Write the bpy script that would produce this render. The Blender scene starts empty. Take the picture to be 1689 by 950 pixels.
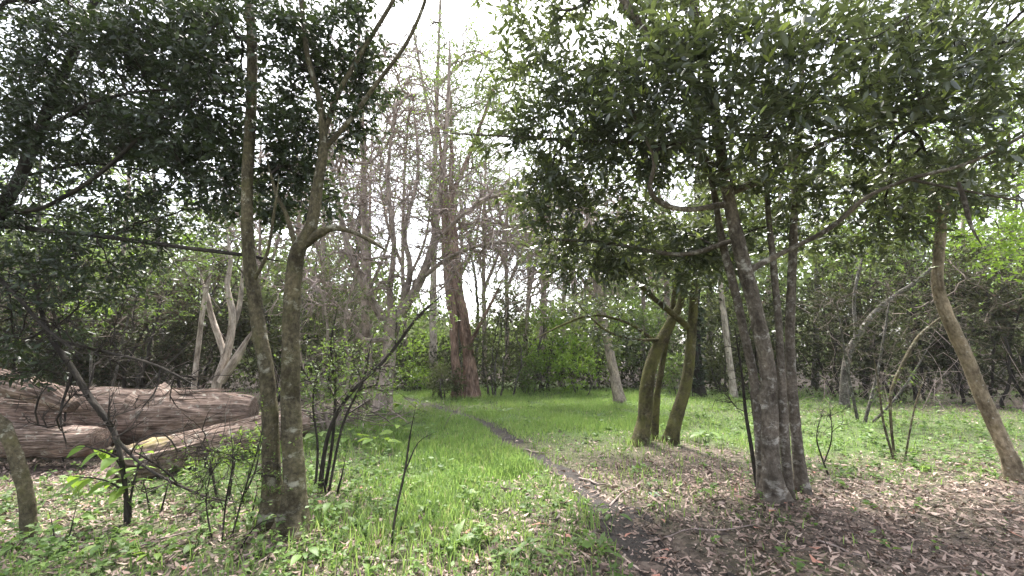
import bpy, math, random
import numpy as np
from mathutils import Vector, Matrix

random.seed(7)
RNG = np.random.default_rng(11)
sc = bpy.context.scene
col = sc.collection

# ------------------------------------------------------------------ camera
FPX, CX, CY = 720.0, 844.5, 475.0          # focal length and centre in photo pixels
PITCH = math.radians(7.9)
EYE = 1.5
cam_d = bpy.data.cameras.new('camera')
cam_d.sensor_width = 36.0
cam_d.lens = 36.0 * FPX / 1689.0
cam_d.clip_end = 1500.0
cam_d.clip_start = 0.05
cam = bpy.data.objects.new('camera', cam_d)
cam.location = (0, 0, EYE)
cam.rotation_euler = (math.radians(90) + PITCH, 0, 0)
col.objects.link(cam)
sc.camera = cam

# ------------------------------------------------------------------ sky, sun, exposure
SUN_EL, SUN_AZ = math.radians(62), math.radians(-6)     # azimuth clockwise from +Y (ahead, a little right)
w = bpy.data.worlds.new('World')
sc.world = w
w.use_nodes = True
wn, wl = w.node_tree.nodes, w.node_tree.links
wn.clear()
wo = wn.new('ShaderNodeOutputWorld')
bg = wn.new('ShaderNodeBackground')
sky = wn.new('ShaderNodeTexSky')
sky.sky_type = 'NISHITA'
sky.sun_disc = False
sky.sun_elevation = SUN_EL
sky.sun_rotation = SUN_AZ
sky.air_density = 1.0
sky.dust_density = 3.0
sky.ozone_density = 1.0
hs = wn.new('ShaderNodeHueSaturation')                  # high thin overcast: the blue is washed out everywhere alike
hs.inputs['Saturation'].default_value = 0.3
wl.new(sky.outputs[0], hs.inputs['Color'])
wl.new(hs.outputs[0], bg.inputs['Color'])
bg.inputs['Strength'].default_value = 0.12
wl.new(bg.outputs[0], wo.inputs['Surface'])

sun_d = bpy.data.lights.new('sun', 'SUN')
sun_d.energy = 2.7
sun_d.angle = math.radians(14)
sun_d.color = (1.0, 0.955, 0.88)
sun = bpy.data.objects.new('sun', sun_d)
sd = Vector((math.sin(SUN_AZ) * math.cos(SUN_EL), math.cos(SUN_AZ) * math.cos(SUN_EL), math.sin(SUN_EL)))
sun.rotation_euler = sd.to_track_quat('Z', 'Y').to_euler()
sun.location = (0, 0, 30)
col.objects.link(sun)

vs = sc.view_settings
vs.view_transform = 'Standard'
vs.look = 'None'
vs.gamma = 1.0
vs.use_curve_mapping = False
vs.exposure = 2.42
cy = sc.cycles
cy.max_bounces = 6
cy.diffuse_bounces = 4
cy.glossy_bounces = 2
cy.transmission_bounces = 4
cy.transparent_max_bounces = 6
cy.caustics_reflective = False
cy.caustics_refractive = False
cy.use_denoising = True
cy.sample_clamp_indirect = 8.0

# ------------------------------------------------------------------ small maths
SP, CP = math.sin(PITCH), math.cos(PITCH)


def ray(px, py):
    a = (px - CX) / FPX
    b = (CY - py) / FPX
    return np.array([a, CP - b * SP, SP + b * CP])


def at(px, py, d):
    """Point on the sight line through a photo pixel, d metres ahead."""
    r = ray(px, py)
    return np.array([0, 0, EYE]) + r * (d / r[1])


def _hash(ix, iy, iz):
    n = (ix.astype(np.int64) * 374761393 + iy.astype(np.int64) * 668265263 + iz.astype(np.int64) * 2147483647) & 0xffffffff
    n = ((n ^ (n >> 13)) * 1274126177) & 0xffffffff
    n = (n ^ (n >> 16)) & 0xffff
    return n / 32768.0 - 1.0


def vnoise(p):
    """value noise in -1..1 for an (n,3) array"""
    p = np.asarray(p, float)
    f = np.floor(p)
    t = p - f
    t = t * t * (3 - 2 * t)
    i = f.astype(np.int64)
    out = 0
    for dx in (0, 1):
        wx = t[:, 0] if dx else 1 - t[:, 0]
        for dy in (0, 1):
            wy = t[:, 1] if dy else 1 - t[:, 1]
            for dz in (0, 1):
                wz = t[:, 2] if dz else 1 - t[:, 2]
                out = out + wx * wy * wz * _hash(i[:, 0] + dx, i[:, 1] + dy, i[:, 2] + dz)
    return out


def n2(x, y, s, seed=0.0):
    x = np.asarray(x, float)
    y = np.asarray(y, float)
    return vnoise(np.stack([x.ravel() * s, y.ravel() * s, np.full(x.size, seed + 0.37)], 1)).reshape(x.shape)


def gh(x, y):
    """height of the ground"""
    x = np.asarray(x, float)
    y = np.asarray(y, float)
    h = 0.06 * n2(x, y, .45, 1) + 0.028 * n2(x, y, 1.7, 2) + 0.01 * n2(x, y, 5.5, 3)
    h = h - path_w(x, y) * 0.05
    for mx, my, mr, mh in MOUNDS:
        h = h + mh * np.exp(-((x - mx) ** 2 + (y - my) ** 2) / mr ** 2)
    far = np.clip((np.hypot(x, y) - 26) / 60, 0, 1)
    return h * (1 - far)


def flat(px, py):
    r = ray(px, py)
    t = -EYE / r[2]
    return r[0] * t, r[1] * t


PATH_PX = [(1330, 1120), (1180, 1000), (1075, 905), (1003, 842), (950, 795), (893, 755), (838, 722), (792, 696), (745, 679), (700, 667), (668, 658)]
PATH_XY = np.array([flat(*p) for p in PATH_PX])
PATH_HW = np.array([.42, .38, .29, .18, .14, .12, .13, .15, .17, .18, .18])


def path_d(x, y):
    """signed distance to the path edge (negative inside)"""
    x = np.asarray(x, float)
    y = np.asarray(y, float)
    best = np.full(x.shape, 1e9)
    for k in range(len(PATH_XY) - 1):
        a, b = PATH_XY[k], PATH_XY[k + 1]
        ab = b - a
        t = np.clip(((x - a[0]) * ab[0] + (y - a[1]) * ab[1]) / (ab @ ab), 0, 1)
        d = np.hypot(x - a[0] - t * ab[0], y - a[1] - t * ab[1]) - (PATH_HW[k] * (1 - t) + PATH_HW[k + 1] * t)
        best = np.minimum(best, d)
    return best


def path_w(x, y):
    return np.clip(0.5 - path_d(x, y) / 0.18, 0, 1)


MOUNDS = [(*flat(1288, 842), .42, .07), (*flat(470, 892), .36, .07), (*flat(1082, 740), .5, .07), (*flat(1684, 812), .4, .06), (*flat(637, 684), .7, .08), (*flat(300, 790), .8, .06)]


def gp(px, py):
    x, y = flat(px, py)
    return np.array([x, y, float(gh(np.array([x]), np.array([y]))[0])])


def unit(v):
    v = np.asarray(v, float)
    return v / np.maximum(np.linalg.norm(v, axis=-1, keepdims=True), 1e-9)


def rvec(n):
    return unit(RNG.normal(size=(n, 3)))


# ------------------------------------------------------------------ mesh helpers
def mesh_np(name, V, F, uv=None, attrs=None, smooth=False, mats=()):
    V = np.asarray(V, np.float32)
    F = np.asarray(F, np.int32)
    me = bpy.data.meshes.new(name)
    nf, k = F.shape
    me.vertices.add(len(V))
    me.vertices.foreach_set('co', V.ravel())
    me.loops.add(nf * k)
    me.loops.foreach_set('vertex_index', F.ravel())
    me.polygons.add(nf)
    me.polygons.foreach_set('loop_start', np.arange(nf, dtype=np.int32) * k)
    me.polygons.foreach_set('loop_total', np.full(nf, k, np.int32))
    if smooth:
        me.polygons.foreach_set('use_smooth', np.ones(nf, bool))
    if uv is not None:
        l = me.uv_layers.new(name='UVMap')
        l.data.foreach_set('uv', np.asarray(uv, np.float32)[F.ravel()].ravel())
    for an, av in (attrs or {}).items():
        a = me.attributes.new(an, 'FLOAT', 'POINT')
        a.data.foreach_set('value', np.asarray(av, np.float32))
    me.update(calc_edges=True)
    for m in mats:
        me.materials.append(m)
    return me


def link(name, data, parent=None, loc=None, **props):
    o = bpy.data.objects.new(name, data)
    col.objects.link(o)
    if parent is not None:
        o.parent = parent
    if loc is not None:
        o.location = loc
    for k, v in props.items():
        o[k] = v
    return o


def thing(name, base, label, cat, group=None):
    o = link(name, None, None, tuple(float(v) for v in base), label=label, category=cat)
    o.empty_display_size = .2
    if group:
        o['group'] = group
    return o


def catmull(pts, rad, step):
    """smooth resampling of a control polyline (pts n x 3, rad n)"""
    P = np.asarray(pts, float)
    R = np.asarray(rad, float)
    if len(P) < 3:
        n = max(2, int(np.linalg.norm(P[-1] - P[0]) / step) + 1)
        t = np.linspace(0, 1, n)[:, None]
        return P[0] * (1 - t) + P[-1] * t, R[0] * (1 - t[:, 0]) + R[-1] * t[:, 0]
    Q = np.vstack([2 * P[0] - P[1], P, 2 * P[-1] - P[-2]])
    op, orr = [], []
    for i in range(len(P) - 1):
        p0, p1, p2, p3 = Q[i], Q[i + 1], Q[i + 2], Q[i + 3]
        n = max(1, int(round(np.linalg.norm(p2 - p1) / step)))
        t = (np.arange(n) / n)[:, None]
        op.append(.5 * ((2 * p1) + (-p0 + p2) * t + (2 * p0 - 5 * p1 + 4 * p2 - p3) * t * t + (-p0 + 3 * p1 - 3 * p2 + p3) * t ** 3))
        orr.append(R[i] * (1 - t[:, 0]) + R[i + 1] * t[:, 0])
    op.append(P[-1:])
    orr.append(R[-1:])
    return np.vstack(op), np.concatenate(orr)


class Tubes:
    """collects tapered tubes into one vertex/quad soup"""

    def __init__(s):
        s.V, s.F, s.U, s.n = [], [], [], 0

    def add(s, P, R, k, rough=0.0, seed=0.0, flare=0.0, ridge=0.0, lump=0.0, cap=False, grain=1.0):
        P = np.asarray(P, float)
        R = np.asarray(R, float)
        N = len(P)
        T = np.empty_like(P)
        T[1:-1] = P[2:] - P[:-2]
        T[0] = P[1] - P[0]
        T[-1] = P[-1] - P[-2]
        T = unit(T)
        m = np.abs(T.mean(0))
        ref = np.array([0., 1., 0.]) if m[1] < .8 else np.array([1., 0., 0.])
        A = unit(ref - (T @ ref)[:, None] * T)      # points away from the viewer: the seam is at the back
        B = np.cross(T, A)
        th = np.linspace(0, 2 * math.pi, k + 1)
        c, si = np.cos(th), np.sin(th)
        D = A[:, None, :] * c[None, :, None] + B[:, None, :] * si[None, :, None]
        L = np.concatenate([[0], np.cumsum(np.linalg.norm(P[1:] - P[:-1], axis=1))])
        RR = np.repeat(R[:, None], k + 1, 1)
        if lump or ridge or rough or flare:
            cs = np.stack([np.broadcast_to(c * 1.0, (N, k + 1)), np.broadcast_to(si, (N, k + 1)), np.broadcast_to(L[:, None], (N, k + 1))], -1)
            if lump:
                q = cs * np.array([1.1, 1.1, 3.0]) + seed
                RR = RR * (1 + lump * vnoise(q.reshape(-1, 3)).reshape(N, k + 1))
            if lump and N > 24 and k >= 14:
                kr = np.random.default_rng(int(seed * 31) + N)
                for _ in range(int(3 + L[-1] * 2.2)):
                    l0, t0 = kr.uniform(.2, L[-1]), kr.uniform(0, 6.28)
                    da = (th[None, :] - t0 + math.pi) % (2 * math.pi) - math.pi
                    sp_ = kr.uniform(.03, .08)
                    RR = RR + R[:, None] * kr.uniform(-.12, .32) * np.exp(-((L[:, None] - l0) / sp_) ** 2 - (da / .45) ** 2)
            if ridge:
                q = cs * np.array([4.2 * grain, 4.2 * grain, 1.1]) + seed * 2
                q2 = cs * np.array([9. * grain ** .6, 9. * grain ** .6, 2.2]) + seed * 3
                g = 1 - 2 * np.abs(vnoise(q.reshape(-1, 3))).reshape(N, k + 1)
                g2 = 1 - 2 * np.abs(vnoise(q2.reshape(-1, 3))).reshape(N, k + 1)
                RR = RR + R.max() * ridge * (g * .6 + g2 * .4)
            if rough:
                q = (P[:, None, :] + D * R[:, None, None]) * 26 + seed
                RR = RR + rough * vnoise(q.reshape(-1, 3)).reshape(N, k + 1)
            if flare:
                e = np.exp(-np.maximum(L - .14, 0) / .16)[:, None]
                lob = .55 + .45 * np.cos(th * 5 + seed)[None] * .7 + .25 * np.cos(th * 3 + seed * 2)[None]
                RR = RR * (1 + flare * e * lob)
        X = P[:, None, :] + D * RR[:, :, None]
        s.V.append(X.reshape(-1, 3))
        rm = max(R.mean(), .004)
        s.U.append(np.stack([np.broadcast_to(th * rm, (N, k + 1)), np.broadcast_to(L[:, None], (N, k + 1))], -1).reshape(-1, 2) + seed)
        i = np.arange(N - 1)[:, None] * (k + 1) + np.arange(k)[None, :]
        q = np.stack([i, i + 1, i + k + 2, i + k + 1], -1).reshape(-1, 4) + s.n
        s.F.append(q)
        s.n += N * (k + 1)
        if cap:                                   # close both ends with a rough fan of quads
            base0 = s.n - N * (k + 1)
            extra = []
            for row in (0, N - 1):
                ci = s.n + len(extra)
                dirn = -T[0] if row == 0 else T[-1]
                extra.append(P[row] - dirn * R[row] * .25)
                ring = base0 + row * (k + 1) + np.arange(k + 1)
                f = np.stack([ring[:-1], ring[1:], np.full(k, ci), np.full(k, ci)], -1)
                s.F.append(f[:, [0, 1, 2, 2]] if False else f)
            s.V.append(np.array(extra))
            s.U.append(np.zeros((len(extra), 2)) + seed)
            s.n += len(extra)

    def mesh(s, name, mat, org=(0, 0, 0)):
        V = np.vstack(s.V) - np.asarray(org, float)
        F = np.vstack(s.F)
        bad = F[:, 2] == F[:, 3]
        U = np.vstack(s.U)
        if bad.any():
            q = F[~bad]
            t = np.vstack([q[:, [0, 1, 2]], q[:, [0, 2, 3]], F[bad][:, :3]])
            return mesh_np(name, V, t, U, None, True, [mat])
        return mesh_np(name, V, F, U, None, True, [mat])


class Skel:
    """branch skeleton: explicit limbs plus branches grown to reach given points"""

    def __init__(s, cap=60000):
        s.P = np.zeros((cap, 3))
        s.par = np.full(cap, -1, np.int64)
        s.fix = np.zeros(cap)
        s.n = 0
        s.tips = []
        s.tdir = []

    def path(s, pts, rad):
        prev = -1
        for p, r in zip(pts, rad):
            s.P[s.n] = p
            s.par[s.n] = prev
            s.fix[s.n] = r
            prev = s.n
            s.n += 1

    def grow(s, att, step=.12, wob=.12, lo=0.0, lift=.12, back=.35):
        att = np.asarray(att, float)
        if s.n > 4000:
            base = s.P[:s.n:4]
        else:
            base = s.P[:s.n]
        d0 = np.array([np.min(np.sum((base - a) ** 2, 1)) for a in att])
        for a in att[np.argsort(d0)]:
            X = s.P[:s.n]
            d2 = np.sum((X - a) ** 2, 1) + (X[:, 2] < lo) * 100.0
            j = int(np.argmin(d2))
            # step back towards the root a little, so that branches leave at an acute angle
            dist = math.sqrt(d2[j])
            go = dist * back
            while go > 0 and s.par[j] >= 0 and s.P[s.par[j]][2] >= lo:
                go -= np.linalg.norm(s.P[j] - s.P[s.par[j]])
                j = int(s.par[j])
            p0 = s.P[j]
            v = a - p0
            dist = np.linalg.norm(v)
            if dist < .02:
                continue
            pd = p0 - s.P[s.par[j]] if s.par[j] >= 0 else np.array([0, 0, 1.])
            pd = pd / (np.linalg.norm(pd) + 1e-9)
            ctrl = p0 + (.25 * pd + .75 * v / dist) * dist * .5 + np.array([0, 0, lift * dist]) + RNG.normal(size=3) * wob * dist * .6
            n = int(np.clip(dist / step, 2, 14))
            t = np.linspace(0, 1, n + 1)[1:, None]
            Q = p0 * (1 - t) ** 2 + 2 * ctrl * t * (1 - t) + a * t * t
            Q[:-1] += RNG.normal(size=(n - 1, 3)) * min(.2 * step, wob * dist / n)
            if s.n + n >= len(s.P):
                break
            s.P[s.n:s.n + n] = Q
            s.par[s.n] = j
            s.par[s.n + 1:s.n + n] = np.arange(s.n, s.n + n - 1)
            s.n += n
            s.tips.append(a)
            s.tdir.append(Q[-1] - Q[-2] if n > 1 else v)

    def radii(s, rt, ex=.46):
        cnt = np.zeros(s.n)
        haschild = np.zeros(s.n, bool)
        for i in range(s.n - 1, -1, -1):
            if cnt[i] == 0:
                cnt[i] = 1
            if s.par[i] >= 0:
                cnt[s.par[i]] += cnt[i]
        r = rt * cnt ** ex
        return r, cnt

    def tubes(s, rt, ex=.46, rmax=.05, tb=None):
        r, cnt = s.radii(rt, ex)
        r = np.minimum(r, rmax)
        main = np.full(s.n, -1, np.int64)
        bestc = np.zeros(s.n)
        grown = s.fix[:s.n] == 0
        for i in range(s.n):
            p = s.par[i]
            if p >= 0 and grown[i] and grown[p] and cnt[i] > bestc[p]:
                bestc[p] = cnt[i]
                main[p] = i
        tb = tb or Tubes()
        for i in range(s.n):
            if not grown[i]:
                continue
            p = s.par[i]
            if p >= 0 and main[p] == i:
                continue
            ch = [i]
            while main[ch[-1]] >= 0:
                ch.append(int(main[ch[-1]]))
            idx = np.array(([p] if p >= 0 else []) + ch)
            if len(idx) < 2:
                continue
            R = r[idx].copy()
            if p >= 0:
                R[0] = min(R[1] * 1.15, r[p] if grown[p] else 9)
            R[-1] *= .55
            k = 8 if R.max() > .03 else 5 if R.max() > .011 else 3
            tb.add(s.P[idx], R, k, seed=float(i % 17))
        return tb


# ------------------------------------------------------------------ leaves
LEAF_FULL_V = np.array([[0, 0, 0], [.5, 0, 0], [1, 0, 0], [.28, .42, .1], [.68, .4, .1], [.28, -.42, .1], [.68, -.4, .1]])
LEAF_FULL_F = np.array([[0, 5, 1], [5, 6, 1], [6, 2, 1], [0, 1, 3], [3, 1, 4], [4, 1, 2]])
LEAF_KITE_V = np.array([[0, 0, 0], [.42, -.5, .1], [1, 0, 0], [.42, .5, .1]])
LEAF_KITE_F = np.array([[0, 1, 2], [0, 2, 3]])


def leaf_soup(pos, dr, nr, L, W, full=False, droop=.12, rnd=None):
    n = len(pos)
    T, F = (LEAF_FULL_V, LEAF_FULL_F) if full else (LEAF_KITE_V, LEAF_KITE_F)
    dr = unit(dr)
    nr = unit(nr - np.sum(nr * dr, 1, keepdims=True) * dr)
    sd_ = np.cross(nr, dr)
    L = np.broadcast_to(L, (n,))
    W = np.broadcast_to(W, (n,))
    bend = droop * (RNG.random(n) * 1.5 - .25)
    x = T[None, :, 0] * L[:, None]
    y = T[None, :, 1] * W[:, None]
    z = T[None, :, 2] * W[:, None] - bend[:, None] * (T[None, :, 0] ** 2) * L[:, None]
    V = pos[:, None, :] + dr[:, None, :] * x[..., None] + sd_[:, None, :] * y[..., None] + nr[:, None, :] * z[..., None]
    k = len(T)
    FF = (np.arange(n)[:, None, None] * k + F[None]).reshape(-1, 3)
    if rnd is None:
        rnd = RNG.random(n)
    return V.reshape(-1, 3), FF, np.repeat(rnd, k)


def shoot_leaves(tips, tdirs, m, per, tl, L, wr, spread=.9, flatness=.7, tb=None, tr=.0016, young=0.0, whorl=False):
    """leaves set along m short twigs at every tip; returns pos, dir, normal, length, width, rnd"""
    tips = np.asarray(tips, float)
    td = unit(np.asarray(tdirs, float))
    n = len(tips)
    base = np.repeat(tips, m, 0)
    d = unit(np.repeat(td, m, 0) * .5 + rvec(n * m) * spread * np.array([1, 1, .75]) + np.array([0, 0, .08]))
    ln = tl * (.45 + .9 * RNG.random(n * m))
    base = base - d * (ln * .15)[:, None] + RNG.normal(size=(n * m, 3)) * tl * .12
    if tb is not None:
        for b, dd, l in zip(base, d, ln):
            tb.add(np.array([b, b + dd * l * .5 + RNG.normal(size=3) * l * .04, b + dd * l]), np.array([tr, tr * .8, tr * .4]), 3)
    t = (np.arange(per) + .6) / per
    pos = (base[:, None, :] + d[:, None, :] * (ln[:, None] * t[None])[..., None]).reshape(-1, 3)
    dd = np.repeat(d, per, 0)
    perp = unit(np.cross(dd, unit(RNG.normal(size=dd.shape) + np.array([0, 0, 1.6]))))
    sgn = np.tile(np.where(np.arange(per) % 2 == 0, 1., -1.), n * m)[:, None]
    ld = unit(dd * .75 + perp * sgn * .8 + rvec(len(dd)) * .35 + np.array([0, 0, -.1]))
    nr = unit(np.array([0, 0, 1.]) * flatness + rvec(len(dd)) * (1.05 - flatness * .55))
    LL = L * (.45 + .95 * RNG.random(len(dd)) ** 1.2)
    rnd = RNG.random(len(dd)) * .8
    return pos, ld, nr, LL, LL * wr, rnd


def in_ell(c, r, n, shell=.25):
    u = rvec(n)
    q = (shell + (1 - shell) * RNG.random(n)) ** (1 / 2.2)
    return np.asarray(c) + u * q[:, None] * np.asarray(r)


# ------------------------------------------------------------------ materials
def nodes_of(name):
    m = bpy.data.materials.new(name)
    m.use_nodes = True
    nt = m.node_tree
    return m, nt, nt.nodes, nt.links, nt.nodes['Principled BSDF']


def ramp(nd, stops, interp='LINEAR'):
    r = nd.new('ShaderNodeValToRGB')
    r.color_ramp.interpolation = interp
    e = r.color_ramp.elements
    while len(e) < len(stops):
        e.new(.5)
    for i, (p, c) in enumerate(stops):
        e[i].position = p
        e[i].color = (*c, 1) if len(c) == 3 else c
    return r


def leaf_mat(name, stops, trans=.35, tcol=(.22, .34, .05), rough=.42, spec=.4):
    m, nt, nd, lk, pb = nodes_of(name)
    a = nd.new('ShaderNodeAttribute')
    a.attribute_name = 'rnd'
    r = ramp(nd, stops)
    lk.new(a.outputs['Fac'], r.inputs['Fac'])
    ns = nd.new('ShaderNodeTexNoise')
    ns.inputs['Scale'].default_value = 1.3
    ns.inputs['Detail'].default_value = 2
    tc = nd.new('ShaderNodeTexCoord')
    lk.new(tc.outputs['Object'], ns.inputs['Vector'])
    hv = nd.new('ShaderNodeHueSaturation')
    mr = nd.new('ShaderNodeMapRange')
    mr.inputs['From Min'].default_value = .3
    mr.inputs['From Max'].default_value = .7
    mr.inputs['To Min'].default_value = .75
    mr.inputs['To Max'].default_value = 1.25
    lk.new(ns.outputs['Fac'], mr.inputs['Value'])
    lk.new(mr.outputs[0], hv.inputs['Value'])
    lk.new(r.outputs[0], hv.inputs['Color'])
    lk.new(hv.outputs[0], pb.inputs['Base Color'])
    pb.inputs['Roughness'].default_value = rough
    pb.inputs['Specular IOR Level'].default_value = spec
    tr = nd.new('ShaderNodeBsdfTranslucent')
    mx0 = nd.new('ShaderNodeMixRGB')
    mx0.inputs[0].default_value = .6
    lk.new(hv.outputs[0], mx0.inputs[1])
    mx0.inputs[2].default_value = (*tcol, 1)
    lk.new(mx0.outputs[0], tr.inputs['Color'])
    mx = nd.new('ShaderNodeMixShader')
    mx.inputs[0].default_value = trans
    lk.new(pb.outputs[0], mx.inputs[1])
    lk.new(tr.outputs[0], mx.inputs[2])
    lk.new(mx.outputs[0], nd['Material Output'].inputs['Surface'])
    return m


def bark_mat(name, dark, mid, light, lichen=(.42, .42, .36), lich=.5, moss=(.09, .10, .025), mossy=.0, scale=1.0, stretch=.22, bump=.6, spot=0.0):
    m, nt, nd, lk, pb = nodes_of(name)
    uv = nd.new('ShaderNodeUVMap')
    mp = nd.new('ShaderNodeMapping')
    mp.inputs['Scale'].default_value = (scale, scale * stretch, 1)
    lk.new(uv.outputs[0], mp.inputs['Vector'])
    n1 = nd.new('ShaderNodeTexNoise')
    n1.inputs['Scale'].default_value = 42
    n1.inputs['Detail'].default_value = 7
    n1.inputs['Roughness'].default_value = .65
    lk.new(mp.outputs[0], n1.inputs['Vector'])
    r = ramp(nd, [(.3, dark), (.5, mid), (.72, light)])
    lk.new(n1.outputs['Fac'], r.inputs['Fac'])
    # lichen in blotches of their own
    n2_ = nd.new('ShaderNodeTexNoise')
    n2_.inputs['Scale'].default_value = 9
    n2_.inputs['Detail'].default_value = 6
    n2_.inputs['Roughness'].default_value = .7
    lk.new(uv.outputs[0], n2_.inputs['Vector'])
    lr = ramp(nd, [(.62 - .12 * lich, (0, 0, 0)), (.70 - .12 * lich, (1, 1, 1))])
    lk.new(n2_.outputs['Fac'], lr.inputs['Fac'])
    mm = nd.new('ShaderNodeMath')
    mm.operation = 'MULTIPLY'
    mm.inputs[1].default_value = min(1, lich * 1.3)
    lk.new(lr.outputs[0], mm.inputs[0])
    m1 = nd.new('ShaderNodeMixRGB')
    lk.new(mm.outputs[0], m1.inputs[0])
    lk.new(r.outputs[0], m1.inputs[1])
    m1.inputs[2].default_value = (*lichen, 1)
    # moss
    n3 = nd.new('ShaderNodeTexNoise')
    n3.inputs['Scale'].default_value = 5
    n3.inputs['Detail'].default_value = 8
    n3.inputs['Roughness'].default_value = .72
    lk.new(uv.outputs[0], n3.inputs['Vector'])
    mr = ramp(nd, [(.62 - .3 * mossy, (0, 0, 0)), (.78 - .3 * mossy, (1, 1, 1))])
    lk.new(n3.outputs['Fac'], mr.inputs['Fac'])
    mm2 = nd.new('ShaderNodeMath')
    mm2.operation = 'MULTIPLY'
    mm2.inputs[1].default_value = min(1, mossy * 1.2)
    lk.new(mr.outputs[0], mm2.inputs[0])
    m2 = nd.new('ShaderNodeMixRGB')
    lk.new(mm2.outputs[0], m2.inputs[0])
    lk.new(m1.outputs[0], m2.inputs[1])
    m2.inputs[2].default_value = (*moss, 1)
    n4 = nd.new('ShaderNodeTexNoise')
    n4.inputs['Scale'].default_value = 3.2
    n4.inputs['Detail'].default_value = 5
    n4.inputs['Roughness'].default_value = .65
    mp4 = nd.new('ShaderNodeMapping')
    mp4.inputs['Scale'].default_value = (2.2, .8, 1)
    lk.new(uv.outputs[0], mp4.inputs['Vector'])
    lk.new(mp4.outputs[0], n4.inputs['Vector'])
    r4 = ramp(nd, [(.36, (.42, .40, .38)), (.5, (.95, .95, .95)), (.66, (1.35, 1.32, 1.28))])
    lk.new(n4.outputs['Fac'], r4.inputs['Fac'])
    m4 = nd.new('ShaderNodeMixRGB')
    m4.blend_type = 'MULTIPLY'
    m4.inputs[0].default_value = 1.0
    lk.new(m2.outputs[0], m4.inputs[1])
    lk.new(r4.outputs[0], m4.inputs[2])
    m2 = m4
    outc = m2
    if spot:
        vo = nd.new('ShaderNodeTexVoronoi')
        vo.inputs['Scale'].default_value = 16
        lk.new(uv.outputs[0], vo.inputs['Vector'])
        sr = ramp(nd, [(.05, (1, 1, 1)), (.17, (0, 0, 0))])
        lk.new(vo.outputs['Distance'], sr.inputs['Fac'])
        ms = nd.new('ShaderNodeMath')
        ms.operation = 'MULTIPLY'
        ms.inputs[1].default_value = spot
        lk.new(sr.outputs[0], ms.inputs[0])
        m3 = nd.new('ShaderNodeMixRGB')
        lk.new(ms.outputs[0], m3.inputs[0])
        lk.new(m2.outputs[0], m3.inputs[1])
        m3.inputs[2].default_value = (.5, .48, .42, 1)
        outc = m3
    lk.new(outc.outputs[0], pb.inputs['Base Color'])
    pb.inputs['Roughness'].default_value = .9
    pb.inputs['Specular IOR Level'].default_value = .2
    bp = nd.new('ShaderNodeBump')
    bp.inputs['Strength'].default_value = bump
    bp.inputs['Distance'].default_value = .02
    ad = nd.new('ShaderNodeMath')
    ad.operation = 'MULTIPLY_ADD'
    ad.inputs[1].default_value = 1.0
    lk.new(n1.outputs['Fac'], ad.inputs[0])
    lk.new(n3.outputs['Fac'], ad.inputs[2])
    lk.new(ad.outputs[0], bp.inputs['Height'])
    lk.new(bp.outputs[0], pb.inputs['Normal'])
    return m


def twig_mat(name, c1, c2):
    m, nt, nd, lk, pb = nodes_of(name)
    tc = nd.new('ShaderNodeTexCoord')
    n = nd.new('ShaderNodeTexNoise')
    n.inputs['Scale'].default_value = 9
    n.inputs['Detail'].default_value = 5
    lk.new(tc.outputs['Object'], n.inputs['Vector'])
    r = ramp(nd, [(.35, c1), (.65, c2)])
    lk.new(n.outputs['Fac'], r.inputs['Fac'])
    lk.new(r.outputs[0], pb.inputs['Base Color'])
    pb.inputs['Roughness'].default_value = .85
    pb.inputs['Specular IOR Level'].default_value = .25
    return m


M = {}
M['leaf_laurel'] = leaf_mat('glossy dark laurel leaf', [(0, (.026, .038, .022)), (.45, (.045, .06, .034)), (.78, (.085, .1, .06)), (.82, (.24, .31, .06)), (1, (.36, .45, .09))], .3, (.22, .28, .07), .3, .8)
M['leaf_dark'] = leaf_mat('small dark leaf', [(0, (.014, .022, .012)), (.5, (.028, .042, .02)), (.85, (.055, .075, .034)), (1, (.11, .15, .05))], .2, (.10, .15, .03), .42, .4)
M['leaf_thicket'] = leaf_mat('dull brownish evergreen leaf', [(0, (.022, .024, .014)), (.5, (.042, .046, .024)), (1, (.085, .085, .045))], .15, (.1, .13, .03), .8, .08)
M['leaf_far'] = leaf_mat('far woodland leaf', [(0, (.05, .07, .028)), (.5, (.085, .115, .04)), (1, (.15, .18, .07))], .3, (.2, .28, .07), .75, .1)
M['leaf_mid'] = leaf_mat('mid green leaf', [(0, (.045, .075, .022)), (.5, (.075, .12, .03)), (1, (.13, .18, .05))], .38, (.24, .36, .06), .5, .3)
M['leaf_bright'] = leaf_mat('fresh spring leaf', [(0, (.08, .15, .025)), (.5, (.13, .23, .03)), (1, (.22, .33, .05))], .45, (.34, .5, .06), .5, .3)
M['leaf_olive'] = leaf_mat('grey olive leaf', [(0, (.05, .06, .03)), (.5, (.085, .10, .045)), (1, (.15, .16, .08))], .3, (.2, .24, .07), .75, .12)
M['leaf_plant'] = leaf_mat('soft weed leaf', [(0, (.055, .105, .028)), (.5, (.10, .175, .042)), (1, (.2, .29, .08))], .38, (.26, .40, .08), .5, .3)
M['leaf_grey'] = leaf_mat('pale bluish leaf', [(0, (.22, .32, .22)), (1, (.36, .46, .34))], .3, (.35, .48, .25), .5, .3)
M['grass'] = leaf_mat('grass blade', [(0, (.10, .175, .042)), (.5, (.18, .285, .075)), (.85, (.28, .375, .12)), (1, (.42, .39, .2))], .4, (.35, .5, .115), .55, .25)
M['litter'] = leaf_mat('dry fallen leaf', [(0, (.045, .034, .028)), (.25, (.11, .08, .065)), (.5, (.215, .15, .122)), (.75, (.335, .24, .2)), (.93, (.43, .335, .285)), (1, (.40, .19, .14))], .08, (.3, .2, .12), .6, .3)
M['bark_right'] = bark_mat('smooth grey bark with lichen', (.05, .04, .032), (.115, .096, .078), (.20, .175, .15), (.36, .34, .31), .65, (.085, .085, .035), .2, 1, .5, .9)
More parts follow.
